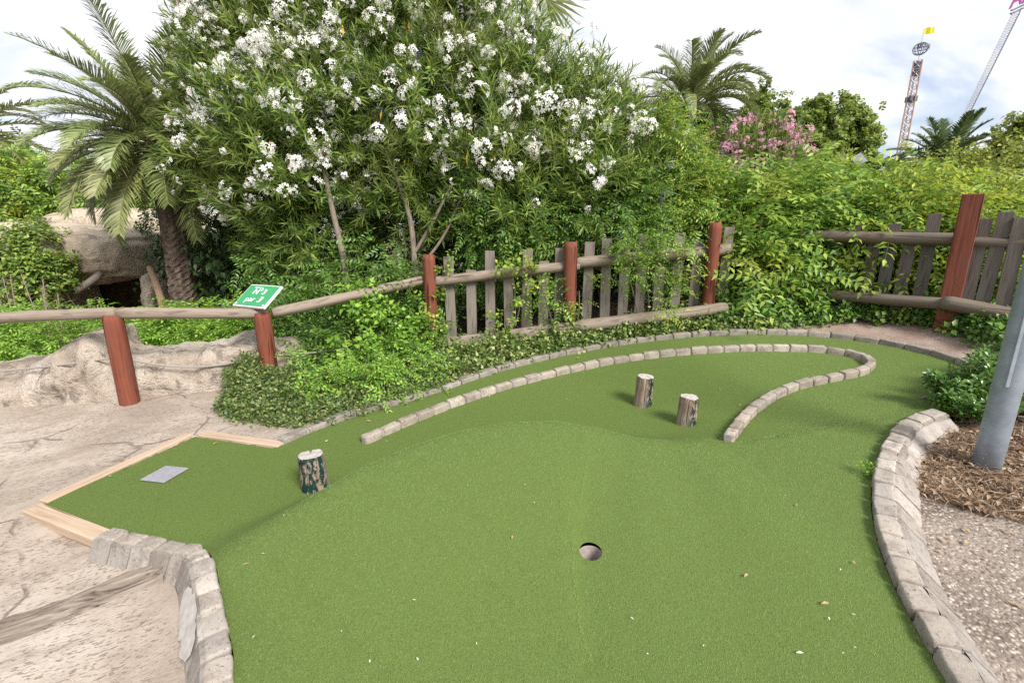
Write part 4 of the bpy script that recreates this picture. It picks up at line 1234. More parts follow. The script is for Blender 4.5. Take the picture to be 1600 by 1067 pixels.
m_plane = leaf_mat('plane_tree_leaf', [(.05, .09, .02), (.085, .13, .03), (.125, .17, .04), (.18, .215, .055)], .35, .5, .3)

# far backing behind the oleanders
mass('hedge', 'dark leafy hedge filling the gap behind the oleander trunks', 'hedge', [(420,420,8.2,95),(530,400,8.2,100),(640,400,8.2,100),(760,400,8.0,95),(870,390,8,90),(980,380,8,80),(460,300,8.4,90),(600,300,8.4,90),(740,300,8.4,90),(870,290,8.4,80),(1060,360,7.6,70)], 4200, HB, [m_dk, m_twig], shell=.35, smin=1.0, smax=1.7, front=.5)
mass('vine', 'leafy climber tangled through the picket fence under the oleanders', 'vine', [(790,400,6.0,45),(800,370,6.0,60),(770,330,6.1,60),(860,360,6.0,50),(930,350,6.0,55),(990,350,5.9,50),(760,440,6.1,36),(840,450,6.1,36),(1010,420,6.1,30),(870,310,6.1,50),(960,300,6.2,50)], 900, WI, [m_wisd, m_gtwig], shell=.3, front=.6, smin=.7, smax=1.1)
mass('vine', 'compound leaved climber spilling over the middle of the top rail', 'vine', [(1000,400,5.35,32),(1030,420,5.3,28),(1045,380,5.4,26),(985,440,5.35,22),(905,455,5.35,18),(870,470,5.35,18),(1045,470,5.3,20)], 110, WI, [m_wis, m_gtwig], shell=.2, front=.6, smin=.6, smax=.9)
mass('vine', 'yellowish climber hanging over the fence rail beside the first red post', 'vine', [(800,415,5.3,25),(830,430,5.3,22),(850,460,5.3,18),(815,460,5.35,18),(690,415,5.35,16),(660,470,5.3,28),(672,510,5.3,26),(790,500,5.3,18),(880,490,5.3,16)], 130, IV, [leaf_mat('yellow_green_leaf', [(.06, .12, .024), (.10, .17, .03), (.16, .225, .04), (.26, .29, .05)], .35), m_gtwig], shell=.2, smin=.7, smax=1.1, front=.6)
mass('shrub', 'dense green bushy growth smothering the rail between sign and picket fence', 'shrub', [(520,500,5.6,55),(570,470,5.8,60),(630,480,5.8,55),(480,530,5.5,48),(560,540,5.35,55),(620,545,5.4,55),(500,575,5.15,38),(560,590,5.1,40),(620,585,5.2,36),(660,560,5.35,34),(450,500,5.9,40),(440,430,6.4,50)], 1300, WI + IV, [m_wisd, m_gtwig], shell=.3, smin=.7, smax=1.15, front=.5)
mass('shrub', 'bright leaves hanging over the log rail right of the sign', 'shrub', [(560,480,5.1,28),(590,520,5.05,32),(615,560,5.0,30),(560,560,4.95,26),(600,470,5.2,24),(640,520,5.15,26)], 300, IV, [m_brt, m_gtwig], shell=.2, smin=.9, smax=1.3, front=.6)
# wisteria corner at right
mass('wisteria', 'big bright wisteria mass smothering the fence corner', 'vine', [(1170,430,5.9,46),(1200,370,6.3,62),(1270,410,6.1,60),(1320,390,6.1,48),(1250,345,6.6,48),(1185,480,5.85,26),(1250,460,5.95,34),(1310,430,5.9,36),(1150,350,6.7,45),(1360,395,5.8,30),(1120,360,6.6,35)], 1250, WI, [m_wis, m_gtwig], shell=.3, rag=.4, front=.6, smin=1.0, smax=1.9)
mass('wisteria', 'yellow green wisteria along the top of the right picket fence', 'vine', [(1380,350,6.0,34),(1440,340,6.0,36),(1490,350,5.8,30),(1560,350,5.4,26),(1600,345,5.6,30),(1420,380,5.6,40),(1470,400,5.4,34),(1550,400,5.1,34),(1620,400,5.1,40),(1400,430,5.5,34),(1560,460,5.0,28)], 800, WI, [leaf_mat('lime_wisteria_leaf', [(.07, .14, .025), (.12, .19, .033), (.18, .245, .04), (.28, .31, .05)], .35, patch=((.34, .35, .05), 1.5, .54)), m_gtwig], shell=.3, rag=.4, front=.6, smin=.9, smax=1.7)
mass('vine', 'yellow tipped climber at the right end of the oleanders', 'vine', [(1040,250,6.3,48),(1060,330,6.2,48),(1010,330,6.2,45),(1075,280,6.5,28),(1035,185,6.4,16)], 620, WI, [leaf_mat('gold_tip_leaf', [(.05, .11, .02), (.09, .17, .03), (.14, .215, .036), (.25, .28, .05)], .35, patch=((.44, .41, .04), 2.0, .60)), m_gtwig], shell=.3, front=.6, smin=.7, smax=1.1)
mass('hedge', 'olive green clipped hedge behind the right fence below the spiky palm', 'hedge', [(1420,300,9.5,45),(1470,280,9.5,45),(1530,285,9.3,45),(1590,290,9.0,55),(1370,315,9.5,40),(1500,320,8.8,50),(1650,290,9,70),(1310,315,9.5,40)], 1700, HB, [m_hol, m_twig], shell=.5, front=.6)
mass('shrub', 'tall willowy green shrub right of the pink oleander', 'shrub', [(1270,295,8.0,34),(1230,325,8,36),(1310,315,8,30),(1175,335,8,36)], 600, [t_branch_compound(6, .32, ll=.08, lw=.022) for _ in range(3)], [m_brt, m_gtwig], front=.6, shell=.3)
# wisteria blossoms (each cluster countable)
m_pur = leaf_mat('lilac_petal', [(.16, .12, .42), (.26, .20, .52), (.38, .32, .60)], .3)
bt = Tpl()
for i in range(26):
    u = i / 25; th = i * 2.4; rr = .032 * (1 - u * .75)
    bt.leaf((math.cos(th) * rr, math.sin(th) * rr, -u * .13), (math.cos(th), math.sin(th), -.3), (0, 0, 1), .018, .016, .3, .1, .6)
bv, bf, bi = bt.done()
for (x, y, t, lab) in [(1382,412,5.15,'lilac wisteria blossom hanging in front of the dark pickets'), (1385,330,5.3,'pale lilac blossom over the right fence top'), (352,472,4.35,'small lilac blossom hanging on the log rail beside the sign'), (652,72,5.1,'lilac blossom high among the white oleander flowers'), (1048,248,5.5,'lilac blossom under the yellow tipped climber'), (1036,300,5.5,'dull lilac blossom below the yellow tipped climber'), (970,355,5.2,'deep blue lilac blossom in shade above the picket fence')]:
    p = P(x, y, t); tag(build('wisteria_blossom', bv + p, bf, m_pur, bi, None, p), lab, 'blossom', 'lilac wisteria blossoms')

# ground cover along the back edging
def carpet(name, label, front, backl, n, tpls, mats, h0, h1_, smin, smax, noise_amp=.5):
    fr = resample(np.array([ground(*q)[:2] for q in front]), .05); bk = resample(np.array([ground(*q)[:2] for q in backl]), .05)
    s = RG.random(n); u = RG.random(n) * 1.07 - .07
    def at(l, s): x = s * (len(l) - 1); i = np.minimum(x.astype(int), len(l) - 2); return l[i] + (l[i + 1] - l[i]) * (x - i)[:, None]
    p = at(fr, s) * (1 - u)[:, None] + at(bk, s) * u[:, None]
    nz = np.array([noise.noise(Vector((a * 2.5, b * 2.5, 5))) for a, b in p])
    z = HH(p) + .02 + (h0 + (h1_ - h0) * u) * np.clip(RG.random(n) ** .5 * (1 + noise_amp * nz * 1.6), 0, 1.6) * np.clip(u * 8 + .45, .12, 1)
    pos = np.c_[p, z]
    f = RG.normal(size=(n, 3)) * .6 + np.array([0, -.45, .6])
    V, F, I = inst(tpls, pos, f, np.tile([0, 0, 1.], (n, 1)) + RG.normal(size=(n, 3)) * .3, RG.uniform(smin, smax, n))
    return tag(build(name, V, F, mats, I), label, 'ground cover', kind='stuff')
m_ivym = leaf_mat('mixed_ivy_leaf', [(.03, .06, .018), (.055, .10, .026), (.085, .135, .035), (.13, .175, .05), (.24, .26, .12)], .25, .45, .35)
fr1 = [(345,640),(385,655),(430,662),(480,664),(540,648),(610,628),(700,600)]
bk1 = [(372,600),(410,598),(450,590),(500,578),(560,566),(620,560),(690,552)]
carpet('ivy_ground_cover', 'variegated ivy carpet spilling to the kerb round the sign post', fr1, bk1, 3300, IVs, [m_var, m_gtwig], .03, .24, .4, 1.15, 1.1)
carpet('undergrowth', 'taller bright shoots growing up through the ivy beside the sign post', [(470,650),(560,636),(700,596)], bk1[2:], 170, IV + WI, [m_brt, m_gtwig], .10, .32, .5, .9)
fr2 = [(690,603),(760,581),(840,559),(920,541),(1000,529),(1060,523),(1130,518),(1220,516)]
bk2 = [(680,556),(760,545),(840,535),(920,524),(1000,514),(1060,506),(1130,500),(1230,492)]
carpet('ivy_ground_cover', 'variegated ivy along the foot of the picket fence', fr2, bk2, 1500, IVs, [m_ivym, m_gtwig], .02, .15, .6, 1.5, .9)
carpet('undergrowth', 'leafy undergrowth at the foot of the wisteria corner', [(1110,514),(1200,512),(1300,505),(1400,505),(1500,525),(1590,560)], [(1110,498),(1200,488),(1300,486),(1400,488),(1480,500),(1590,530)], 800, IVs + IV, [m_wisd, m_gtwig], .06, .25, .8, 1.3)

# right glossy bush
mass('shrub', 'rounded glossy green shrub beside the metal pole', 'shrub', [(1525,605,3.5,48),(1490,635,3.4,36),(1555,578,3.6,36),(1478,603,3.45,22),(1535,650,3.3,36),(1595,610,3.5,56),(1500,655,3.3,26),(1464,590,3.45,14),(1650,590,3.6,60),(1600,560,3.7,36),(1548,642,3.2,30),(1512,644,3.2,22),(1580,648,3.3,30)], 2100, [t_rosette() for _ in range(5)], [m_pit, m_twig], shell=.4, smin=.8, smax=1.2, up=.7)
# weed in the kerb joint
p, _d = greenpt(1353, 742), 0
V, F, I = inst(IVs, p + RG.normal(size=(9, 3)) * .018 + np.array([0, 0, .025]), RG.normal(size=(9, 3)) + np.array([0, 0, 1.]), np.tile([0, 0, 1.], (9, 1)), RG.uniform(.35, .6, 9))
tag(build('weed', V, F, [m_brt, m_gtwig], I, None, p), 'tiny bright weed growing against the curved right kerb', 'weed')
# dry mulch strands
def mulch():
    n = 9000; q = np.array([ground(*p)[:2] for p in [(1395,745),(1410,690),(1440,668),(1520,665),(1650,670),(1700,790),(1600,800),(1500,772)]])
    xy = np.c_[RG.uniform(q[:, 0].min(), q[:, 0].max(), n * 3), RG.uniform(q[:, 1].min(), q[:, 1].max(), n * 3)]
    ctr = q.mean(0)
    big = ctr + (q - ctr) * 1.06
    xy = xy[inpoly(xy, big)][:n]; n = len(xy)
    t = Tpl(); t.leaf((0, 0, 0), (1, .1, 0), (0, 0, 1), .10, .0028, .2, .05)
    t2 = Tpl(); t2.leaf((0, 0, 0), (1, -.1, .03), (0, 0, 1), .06, .0038, .2, .1)
    t3 = Tpl(); t3.leaf((0, 0, 0), (1, 0, .02), (0, 0, 1), .045, .016, .25, .15)
    f = RG.normal(size=(n, 3)) * np.array([1, 1, .16]); pos = np.c_[xy, HH(xy) - .045 + np.abs(RG.normal(size=n)) * .013 + .03 * np.array([noise.noise(Vector((a * 3, b * 3, 1))) for a, b in xy])]
    ins_r = np.min(np.linalg.norm(xy[:, None] - rgt[None], axis=2), axis=1)
    pos[:, 2] += .0
    k = ins_r > .12
    V, F, I = inst([t.done(), t.done(), t2.done(), t2.done(), t3.done()], pos[k], f[k], np.tile([0, 0, 1.], (k.sum(), 1)) + RG.normal(size=(k.sum(), 3)) * .3, RG.uniform(.6, 1.4, k.sum()))
    tag(build('dry_mulch', V, F, leaf_mat('straw', [(.11, .07, .046), (.25, .165, .105), (.36, .25, .165), (.46, .37, .27)], .1, .8, .1), I), 'reddish brown dry needles and twigs heaped round the pole foot', 'mulch', kind='stuff')
mulch()
def mulch_mound():
    q = np.array([ground(*p)[:2] for p in [(1395,745),(1410,690),(1440,668),(1520,665),(1650,670),(1700,790),(1600,800),(1500,772)]]); 
    return
# plants beyond the rail at left
mass('shrub', 'bright leafy plants behind the rock ledge between the two red posts', 'shrub', [(300,530,5.7,30),(345,525,5.9,32),(255,538,5.6,26),(220,545,5.5,26),(385,530,5.6,36),(330,550,5.45,26),(400,515,6.0,30)], 700, WI, [m_brt, m_gtwig], shell=.25, smin=.6, smax=1.0, front=.5)
mass('shrub', 'bright leafy plants at the left edge behind the rock ledge', 'shrub', [(40,540,5.7,36),(-20,535,5.7,45),(90,548,5.5,24),(0,570,5.3,30),(130,535,6.5,26),(60,525,6.8,30),(150,520,7,24)], 560, WI, [m_brt, m_gtwig], shell=.25, smin=.6, smax=1.0, front=.5)
mass('ivy', 'thick ivy growing over the left side of the cave boulder', 'ivy', [(50,415,7.95,48),(15,425,7.9,45),(75,395,8.0,36),(50,445,7.9,40),(88,430,7.95,30),(-30,415,8.0,45),(60,375,8.2,26)], 2300, IV, [leaf_mat('cave_ivy_leaf', [(.04, .075, .018), (.07, .12, .025), (.12, .175, .035), (.19, .24, .05)], .25), m_twig], shell=.6, smin=.9, smax=1.4, front=.6)
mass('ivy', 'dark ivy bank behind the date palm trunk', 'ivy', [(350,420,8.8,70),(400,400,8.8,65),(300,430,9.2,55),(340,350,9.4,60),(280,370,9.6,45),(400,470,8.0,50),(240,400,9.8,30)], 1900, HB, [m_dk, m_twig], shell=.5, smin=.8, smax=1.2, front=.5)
mass('hedge', 'yellow green hedge far behind the cave', 'hedge', [(-40,320,13,80),(40,310,13,55),(120,318,13,45),(190,312,13,45),(250,320,13,45),(320,300,12.5,60)], 1300, WB, [m_wis, m_twig], smin=1.2, smax=1.9, front=.6)
mass('shrub', 'tall green shrub at the left edge below the palms', 'shrub', [(0,318,13,30),(-40,325,13,45)], 300, HB, [m_ivy, m_twig], front=.6)
# feather grasses
def plume(px, py, t, h, label):
    b = P(px, py, t); b[2] = h1(b[0], b[1]); root = empty('plume_grass', b, label, 'grass tuft', 'feathery grasses by the rail'); rs = random.Random(px)
    V = []; F = []
    for k in range(46):
        az = rs.uniform(0, 6.28); L = rs.uniform(.5, 1.0) * h; sp = rs.uniform(.1, .6); d = np.array([math.cos(az), math.sin(az), 0])
        pts = [b + d * sp * L * u * u + np.array([0, 0, L * (u - .35 * u ** 3 * sp * 2)]) for u in np.linspace(0, 1, 6)]
        w = np.array([-d[1], d[0], 0]) * .004; n = len(V)
        for i, q in enumerate(pts): V += [q - w * (1 - i / 5.5), q + w * (1 - i / 5.5)]
        F += [(n + 2 * i, n + 2 * i + 1, n + 2 * i + 3, n + 2 * i + 2) for i in range(5)]
    build('blades', V, F, leaf_mat('grass_blade', [(.10, .14, .04), (.25, .25, .12), (.36, .32, .2)], .3), None, root)
    for k in range(3):
        a = Acc(); top = b + np.array([rs.uniform(-.12, .12), rs.uniform(-.1, .1), h * rs.uniform(1.1, 1.35)])
        a.add(*tube([b, (b + top) / 2 + (.01, 0, 0), top], .004, 5))
        for _ in range(90):
            u = rs.uniform(.62, 1); q = b + (top - b) * u; d = np.array([rs.uniform(-1, 1), rs.uniform(-1, 1), rs.uniform(.2, 1.4)]); d *= .06 / np.linalg.norm(d); w = np.cross(d, (0.3, .8, .1)) * .05
            a.add([q - w, q + w, q + d], [(0, 1, 2)])
        a.out('plume', leaf_mat('plume', [(.36, .28, .21), (.48, .39, .31)], .3), root)
plume(30, 540, 6.2, .8, 'feathery grass tuft nearest the left edge'); plume(80, 560, 5.8, .8, 'tallest feathery grass tuft behind the pale rock hump'); plume(105, 560, 6.0, .6, 'short feathery grass tuft right of the tall one')

# ------------------------------------------------------------------ trees
PL = [t_broad(14, .45, .21, .19, wide=.45) for _ in range(4)]
def tree(name, label, lobes, n, base, smin=.9, smax=1.4, mat=None, group='leafy trees behind the garden'):
    L = lobes_px(lobes); base = np.array(base, float)
    root = empty(name, base, label, 'tree', group)
    c = sum(l[0] for l in L) / len(L); top = np.array([c[0], c[1], c[2]])
    polys = [([base, (base + top) / 2 + (.1, 0, 0), top], .22, .10)]
    rs = random.Random(n)
    for lc, lr in L:
        polys.append(([base * .45 + top * .55, (lc + top) / 2 + (0, 0, .2), lc], .09, .03))
        for _ in range(3):
            e = lc + np.array([rs.uniform(-1, 1), rs.uniform(-1, 1), rs.uniform(-.2, 1)]) * lr * .8
            polys.append(([lc, (lc + e) / 2, e], .03, .01))
    stems('trunk', polys, m_bark, root, 7)
    foliage('crown', L, n, PL, [mat or m_plane, m_twig], root, up=.3, jit=.5, smin=smin, smax=smax, shell=.3, rag=.32, front=.55)
q = P(1290, 300, 26)
tree('plane_tree', 'round dark green plane tree left of the lattice tower', [(1290,210,26,42),(1245,222,26,38),(1235,200,26,24),(1330,215,26,36),(1340,250,26,28),(1270,260,26,38),(1310,180,26,24),(1265,185,26,22),(1230,250,26,26),(1320,265,26,28)], 3600, (q[0], q[1], .25), .65, 1.0)
q = P(1190, 300, 28)
tree('plane_tree', 'tree half hidden behind the dark palm', [(1195,170,28,28),(1180,200,28,30),(1215,195,28,24),(1190,230,28,32)], 1700, (q[0], q[1], .25), .65, 1.0)
q = P(1600, 330, 18)
tree('plane_tree', 'light green tree cut off by the right edge', [(1590,225,18,26),(1570,245,18,24),(1610,215,18,36),(1560,265,18,22),(1630,260,18,40)], 1500, (q[0], q[1], .25), .55, .9, mat=m_hol)

# ------------------------------------------------------------------ amusement towers and flood light
m_org = M_flat('rusty_orange_steel', (.42, .25, .16), .5, .4, .2); m_wst = M_flat('pale_steel', (.55, .55, .58), .5, .4, .3); m_dst = M_flat('dark_steel', (.10, .10, .13), .5, .4, .3)
def bars(segs, r, sides=6):
    a = Acc()
    for p, q in segs: a.add(*tube([p, q], r, sides))
    return a
def drop_tower():
    T = 90.0; b = P(1385, 276, T); top = P(1417, 96, T)
    bx, by = (b[0] + top[0]) / 2, b[1]
    ztop = zat(by, 96); root = empty('lattice_tower', (bx, by, .25), 'tall orange and white lattice ride tower with globe and yellow flag', 'tower')
    w = .62; z0 = .25
    ca_, sa_ = math.cos(R(-41)), math.sin(R(-41))
    cs = [np.array([(sx * ca_ - sy * sa_) * w, (sx * sa_ + sy * ca_) * w]) for sx, sy in ((-1, -1), (1, -1), (1, 1), (-1, 1))]
    bars([((bx + c[0], by + c[1], z0), (bx + c[0], by + c[1], ztop)) for c in cs], .10).out('corner_posts', m_org, root)
    seg = []; n = 22
    for i in range(n):
        za = z0 + (ztop - z0) * i / n; zb = z0 + (ztop - z0) * (i + 1) / n
        for k in range(4):
            c, d = cs[k], cs[(k + 1) % 4]
            seg.append(((bx + c[0], by + c[1], za), (bx + d[0], by + d[1], zb))); seg.append(((bx + d[0], by + d[1], za), (bx + c[0], by + c[1], zb))); seg.append(((bx + c[0], by + c[1], zb), (bx + d[0], by + d[1], zb)))
    bars(seg, .06, 4).out('lattice', m_wst, root)
    V, F = rbox(.22, .22, (ztop - z0) / 2, .05, 2); build('ladder_shaft', V + np.array([bx, by, (z0 + ztop) / 2]), F, m_wst, None, root)
    V, F = rbox(.52, .52, 1.2, .1, 3); build('winch_head', V + np.array([bx, by, ztop - 1.3]), F, m_dst, None, root)
    V, F = rbox(.7, .7, .5, .1, 3); build('ride_gondola', V + np.array([bx, by, ztop - 6.5]), F, m_dst, None, root)
    gz = zat(by, 77); gr = 1.15
    sg = []
    for k in range(6):
        a = math.pi * k / 6
        pts = [np.array([bx + gr * math.cos(t) * math.cos(a), by + gr * math.cos(t) * math.sin(a), gz + gr * .88 * math.sin(t)]) for t in np.linspace(0, 2 * math.pi, 25)]
        sg += list(zip(pts[:-1], pts[1:]))
    for zz in (-.5, 0, .5):
        rr = math.sqrt(1 - zz * zz) * gr; pts = [np.array([bx + rr * math.cos(t), by + rr * math.sin(t), gz + zz * gr * .88]) for t in np.linspace(0, 2 * math.pi, 25)]; sg += list(zip(pts[:-1], pts[1:]))
    g = bars(sg, .045, 4).out('globe', m_dst, root)
    a = Acc()
    V, F = text_mesh('RTWI', 1.2, 0, .03)
    V2 = np.c_[V[:, 0] * .8, -np.sqrt(np.maximum(0, 1.3 ** 2 - (V[:, 0] * .8) ** 2)) + V[:, 2] * 8, V[:, 1]]; a.add(V2 + np.array([bx, by, gz]), F)
    t = a.out('lettering', m_dst, g, loc=(bx, by, gz)); t.location = (bx - bx + 0 + bx - root.location[0], 0, gz - root.location[2])
    bars([((bx, by, ztop), (bx, by, gz - gr * .85)), ((bx, by, gz + gr * .85), (bx, by, zat(by, 45)))], .07, 6).out('mast', m_wst, root)
    zf = zat(by, 50); V = []; F = []
    for i in range(9):
        for jz in (-.55, .55): V.append((bx + .1 + 1.9 * i / 8, by + .2 * math.sin(i * 1.1), zf + jz + .25 * i / 8 + .12 * math.sin(i * .9)))
    for i in range(8): F.append((2 * i, 2 * i + 2, 2 * i + 3, 2 * i + 1))
    build('flag', V, F, leaf_mat('yellow_flag', [(.62, .60, .02), (.66, .62, .03)], .4), None, root)
    return t
tl_ = drop_tower()
def swing_tower():
    T = 80.0; b = P(1506, 185, T); top = P(1588, 18, T)
    root = empty('swing_ride', (b[0] - 2, b[1], .25), 'slender leaning lattice mast with purple letters at its top', 'ride')
    d = top - b; _, u, v = frame(d); v = np.array([.72, -.69, 0]); u = np.cross(v, d / np.linalg.norm(d)); b2 = b - d * ((b[2] - .25) / d[2]) * np.array([.75, 1, 1]); b2[2] = .25
    w = .40; seg = []; n = 40
    cs = [u * w + v * .5, -u * w + v * .5, -u * .35 * w - v * w]
    lo = [b2 + c * .25 for c in cs]; mi = [b + c for c in cs]; hi = [top + c * 1.15 for c in cs]
    ch = []
    for k in range(3): ch += [(lo[k], mi[k]), (mi[k], hi[k])]
    bars([ch[0], ch[1]], .07, 5).out('main_chord', m_dst, root); bars(ch[2:], .045, 5).out('chords', m_wst, root)
    for i in range(n):
        a0, a1 = i / n, (i + 1) / n
        for k in range(3):
            p = mi[k] + (hi[k] - mi[k]) * a0; q = mi[(k + 1) % 3] + (hi[(k + 1) % 3] - mi[(k + 1) % 3]) * a1; seg.append((p, q))
            p2 = mi[(k + 1) % 3] + (hi[(k + 1) % 3] - mi[(k + 1) % 3]) * a0; seg.append((mi[k] + (hi[k] - mi[k]) * a0, p2))
    bars(seg, .022, 4).out('lattice', m_wst, root)
    # head beam and letters
    h0 = P(1580, 17, T); h1_ = P(1640, -10, T)
    bars([(h0, h1_), (h0 + (0, 0, -.5), h1_ + (0, 0, -.5))], .16, 6).out('head_beam', m_dst, root)
    mp = M_flat('purple_letter', (.25, .035, .20), .5); a = Acc()
    dx = (h1_ - h0) / np.linalg.norm(h1_ - h0)
    for s, x, sz in (('A', .3, 3.6), ('D', 2.4, 2.4), ('R', 4.1, 2.4)):
        V, F = text_mesh(s, sz, 0, .06); V = V * np.array([1, 1, 60]); W = np.outer(V[:, 0] + x, dx) + np.outer(V[:, 1], (0, 0, 1)) + np.outer(V[:, 2], (0, 1, 0)); a.add(W + h0 + (0, -.3, sz * .36 + .2), F)
    a.out('lettering', mp, root)
swing_tower()
def flood():
    t = 13; b = P(1316, 330, t); root = empty('flood_light_post', (b[0], b[1], h1(b[0], b[1])), 'grey flood light post peeking out of the shrubs before the plane tree', 'lamp post')
    ztop = zat(b[1], 268)
    bars([((b[0], b[1], h1(b[0], b[1])), (b[0], b[1], ztop))], .055, 10).out('post', m_steel, root)
    V, F = rbox(.12, .1, .10, .02, 3); build('junction_box', V + np.array([b[0], b[1] - .02, ztop - .12]), F, m_dst, None, root)
    V, F = rbox(.22, .16, .05, .02, 3); build('bracket', V + np.array([b[0] + .05, b[1], ztop + .1]), F, m_dst, None, root)
    for sx, ang in ((.22, -.5), (-.2, .9)):
        V, F = rbox(.16, .03, .16, .015, 3); M = np.array(Matrix.Rotation(ang, 3, 'Y') @ Matrix.Rotation(-.5, 3, 'X'))
        build('lamp_head', V @ M.T + np.array([b[0] + sx, b[1], ztop + .30]), F, m_dst, None, root)
flood()

# ------------------------------------------------------------------ fallen leaves and bits on the turf
m_lit = [leaf_mat('fallen_yellow_leaf', [(.55, .40, .08), (.5, .33, .06)], .2), leaf_mat('fallen_tan_leaf', [(.40, .27, .14), (.48, .36, .22)], .2), leaf_mat('fallen_petal', [(.75, .72, .62), (.7, .62, .5)], .2)]
lit = [(333,697,.055,0),(580,660,.05,1),(508,692,.03,2),(170,746,.02,2),(604,690,.018,2),(700,640,.022,2),(760,608,.03,0),(905,560,.05,0),(922,538,.055,0),(800,845,.03,1),(1168,899,.035,1),(1295,945,.04,1),(1332,878,.03,1),(1330,962,.015,2),(1255,1023,.03,2),(1061,568,.02,2),(1022,632,.014,2),(650,940,.015,2),(395,1000,.015,2),(1245,790,.02,1),(820,760,.012,2),(745,1010,.012,2),(1100,1010,.012,2),(380,885,.025,1),(858,586,.02,2),(575,655,.03,1),(1130,560,.02,0),(1225,640,.02,1)]
rl = random.Random(5)
lit += [(rl.uniform(380, 1350), rl.uniform(700, 1060), rl.uniform(.009, .02), 2) for _ in range(16)] + [(rl.uniform(700, 1300), rl.uniform(560, 640), rl.uniform(.014, .03), rl.choice((1, 2))) for _ in range(14)]
lit2 = [(rl.uniform(1430, 1590), rl.uniform(790, 1000), rl.uniform(.025, .055), 1) for _ in range(12)] + [(rl.uniform(300, 460), rl.uniform(640, 668), rl.uniform(.03, .05), rl.choice((0, 1))) for _ in range(9)]
ltpl = Tpl(); ltpl.leaf((0, 0, 0), (1, 0, .12), (0, 0, 1), 1, .38, .2, .1); lv, lf, li = ltpl.done()
labs = {0: ('fallen yellow leaf lying on the green turf', 'yellow leaves fallen on the turf'), 1: ('fallen tan leaf lying on the green turf', 'tan leaves fallen on the turf'), 2: ('white petal fallen on the green turf', 'white petals fallen on the turf')}
for (x, y, s, k, gnd) in [q + (0,) for q in lit] + [q + (1,) for q in lit2]:
    p = greenpt(x, y) + np.array([0, 0, .011]) if not gnd else ground(x, y) + np.array([0, 0, .012])
    if gnd:
        dr_ = np.min(np.linalg.norm(rgt - p[:2], axis=1)); p[2] -= .07 * (1 - float(sstep(.30, 1.3, dr_)))
        if dr_ < .22: continue
    a = RG.uniform(0, 6.28)
    M = np.array(Matrix.Rotation(a, 3, 'Z') @ Matrix.Rotation(RG.uniform(-.2, .2), 3, 'X'))
    lb = labs[k] if not gnd else (('fallen tan leaf on the pebble concrete right of the kerb', 'tan leaves fallen on the pebble concrete') if x > 1000 else (labs[k][0].replace('lying on the green turf', 'beside the ivy on the sandy path'), labs[k][1].replace('turf', 'sandy path')))
    tag(build('fallen_leaf' if k < 2 else 'fallen_petal', (lv * s) @ M.T + p, lf, m_lit[k], li, None, p), lb[0], 'leaf' if k < 2 else 'petal', lb[1])

# ------------------------------------------------------------------ sky, sun, render
SUN_EL, SUN_AZ = R(42), R(142)     # azimuth clockwise from +Y
sv = Vector((math.sin(SUN_AZ) * math.cos(SUN_EL), math.cos(SUN_AZ) * math.cos(SUN_EL), math.sin(SUN_EL)))
sl = bpy.data.lights.new('sun', 'SUN'); sl.energy = 4.4; sl.angle = R(20); sl.color = (1, .955, .89)
so = bpy.data.objects.new('sun', sl); COL.objects.link(so); so.rotation_euler = sv.to_track_quat('Z', 'Y').to_euler(); so.location = (8, -6, 12)
w = bpy.data.worlds.new('World'); SC.world = w; w.use_nodes = True
nt = w.node_tree; bg = nt.nodes['Background']
def WN(t): return nt.nodes.new(t)
sky = WN('ShaderNodeTexSky'); sky.sky_type = 'NISHITA'; sky.sun_disc = False; sky.sun_elevation = SUN_EL; sky.sun_rotation = SUN_AZ; sky.air_density = 1.0; sky.dust_density = 2.0
tc = WN('ShaderNodeTexCoord'); sp = WN('ShaderNodeSeparateXYZ'); nt.links.new(tc.outputs['Generated'], sp.inputs[0])
def wm(op, a, b):
    x = WN('ShaderNodeMath'); x.operation = op
    for i, v in enumerate((a, b)):
        if isinstance(v, (int, float)): x.inputs[i].default_value = v
        else: nt.links.new(v, x.inputs[i])
    return x.outputs[0]
zz = wm('ADD', wm('MAXIMUM', sp.outputs[2], 0), .22)
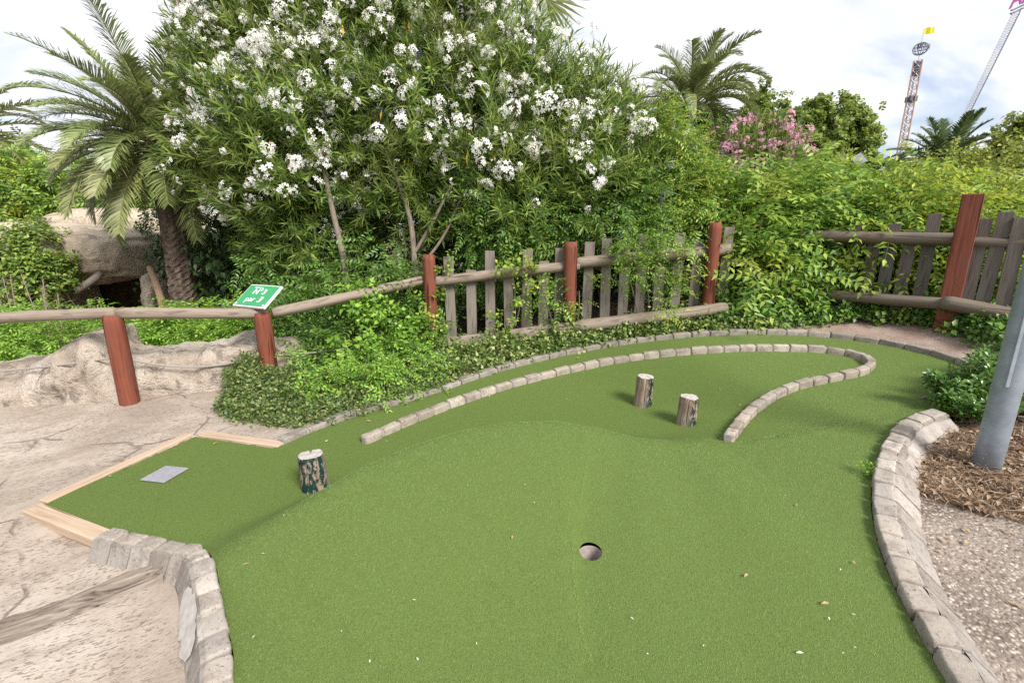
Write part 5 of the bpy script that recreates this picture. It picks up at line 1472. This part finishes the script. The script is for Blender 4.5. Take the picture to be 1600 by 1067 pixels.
cb = WN('ShaderNodeCombineXYZ'); nt.links.new(wm('DIVIDE', sp.outputs[0], zz), cb.inputs[0]); nt.links.new(wm('DIVIDE', sp.outputs[1], zz), cb.inputs[1])
mp = WN('ShaderNodeMapping'); mp.inputs['Scale'].default_value = (.8, 1.7, 1); mp.inputs['Rotation'].default_value = (0, 0, R(-20)); nt.links.new(cb.outputs[0], mp.inputs[0])
def wn(scale, det, dist):
    x = WN('ShaderNodeTexNoise'); x.inputs['Scale'].default_value = scale; x.inputs['Detail'].default_value = det; x.inputs['Roughness'].default_value = .55; x.inputs['Distortion'].default_value = dist
    nt.links.new(mp.outputs[0], x.inputs['Vector']); return x.outputs['Fac']
mr = WN('ShaderNodeMapRange'); mr.inputs[1].default_value = .33; mr.inputs[2].default_value = .56; mr.interpolation_type = 'SMOOTHSTEP'; nt.links.new(wn(1.0, 6, .5), mr.inputs[0])
rp = WN('ShaderNodeValToRGB'); rp.color_ramp.elements[0].position = .35; rp.color_ramp.elements[0].color = (7.7, 7.9, 8.6, 1); rp.color_ramp.elements[1].position = .62; rp.color_ramp.elements[1].color = (9.6, 9.6, 9.7, 1)
nt.links.new(wn(1.7, 5, .3), rp.inputs[0])
pale = WN('ShaderNodeMix'); pale.data_type = 'RGBA'; pale.inputs[0].default_value = .55; pale.inputs[7].default_value = (6.6, 7.6, 9.4, 1); nt.links.new(sky.outputs[0], pale.inputs[6])
mx = WN('ShaderNodeMix'); mx.data_type = 'RGBA'; nt.links.new(mr.outputs[0], mx.inputs[0]); nt.links.new(pale.outputs[2], mx.inputs[6]); nt.links.new(rp.outputs[0], mx.inputs[7])
nt.links.new(mx.outputs[2], bg.inputs['Color']); bg.inputs['Strength'].default_value = .092
vs = SC.view_settings; vs.view_transform = 'Standard'; vs.look = 'None'; vs.exposure = .5; vs.gamma = 1
SC.cycles.use_denoising = False
SC.cycles.max_bounces = 6; SC.cycles.diffuse_bounces = 3; SC.cycles.transmission_bounces = 3; SC.cycles.transparent_max_bounces = 4
SC.cycles.sample_clamp_indirect = 4
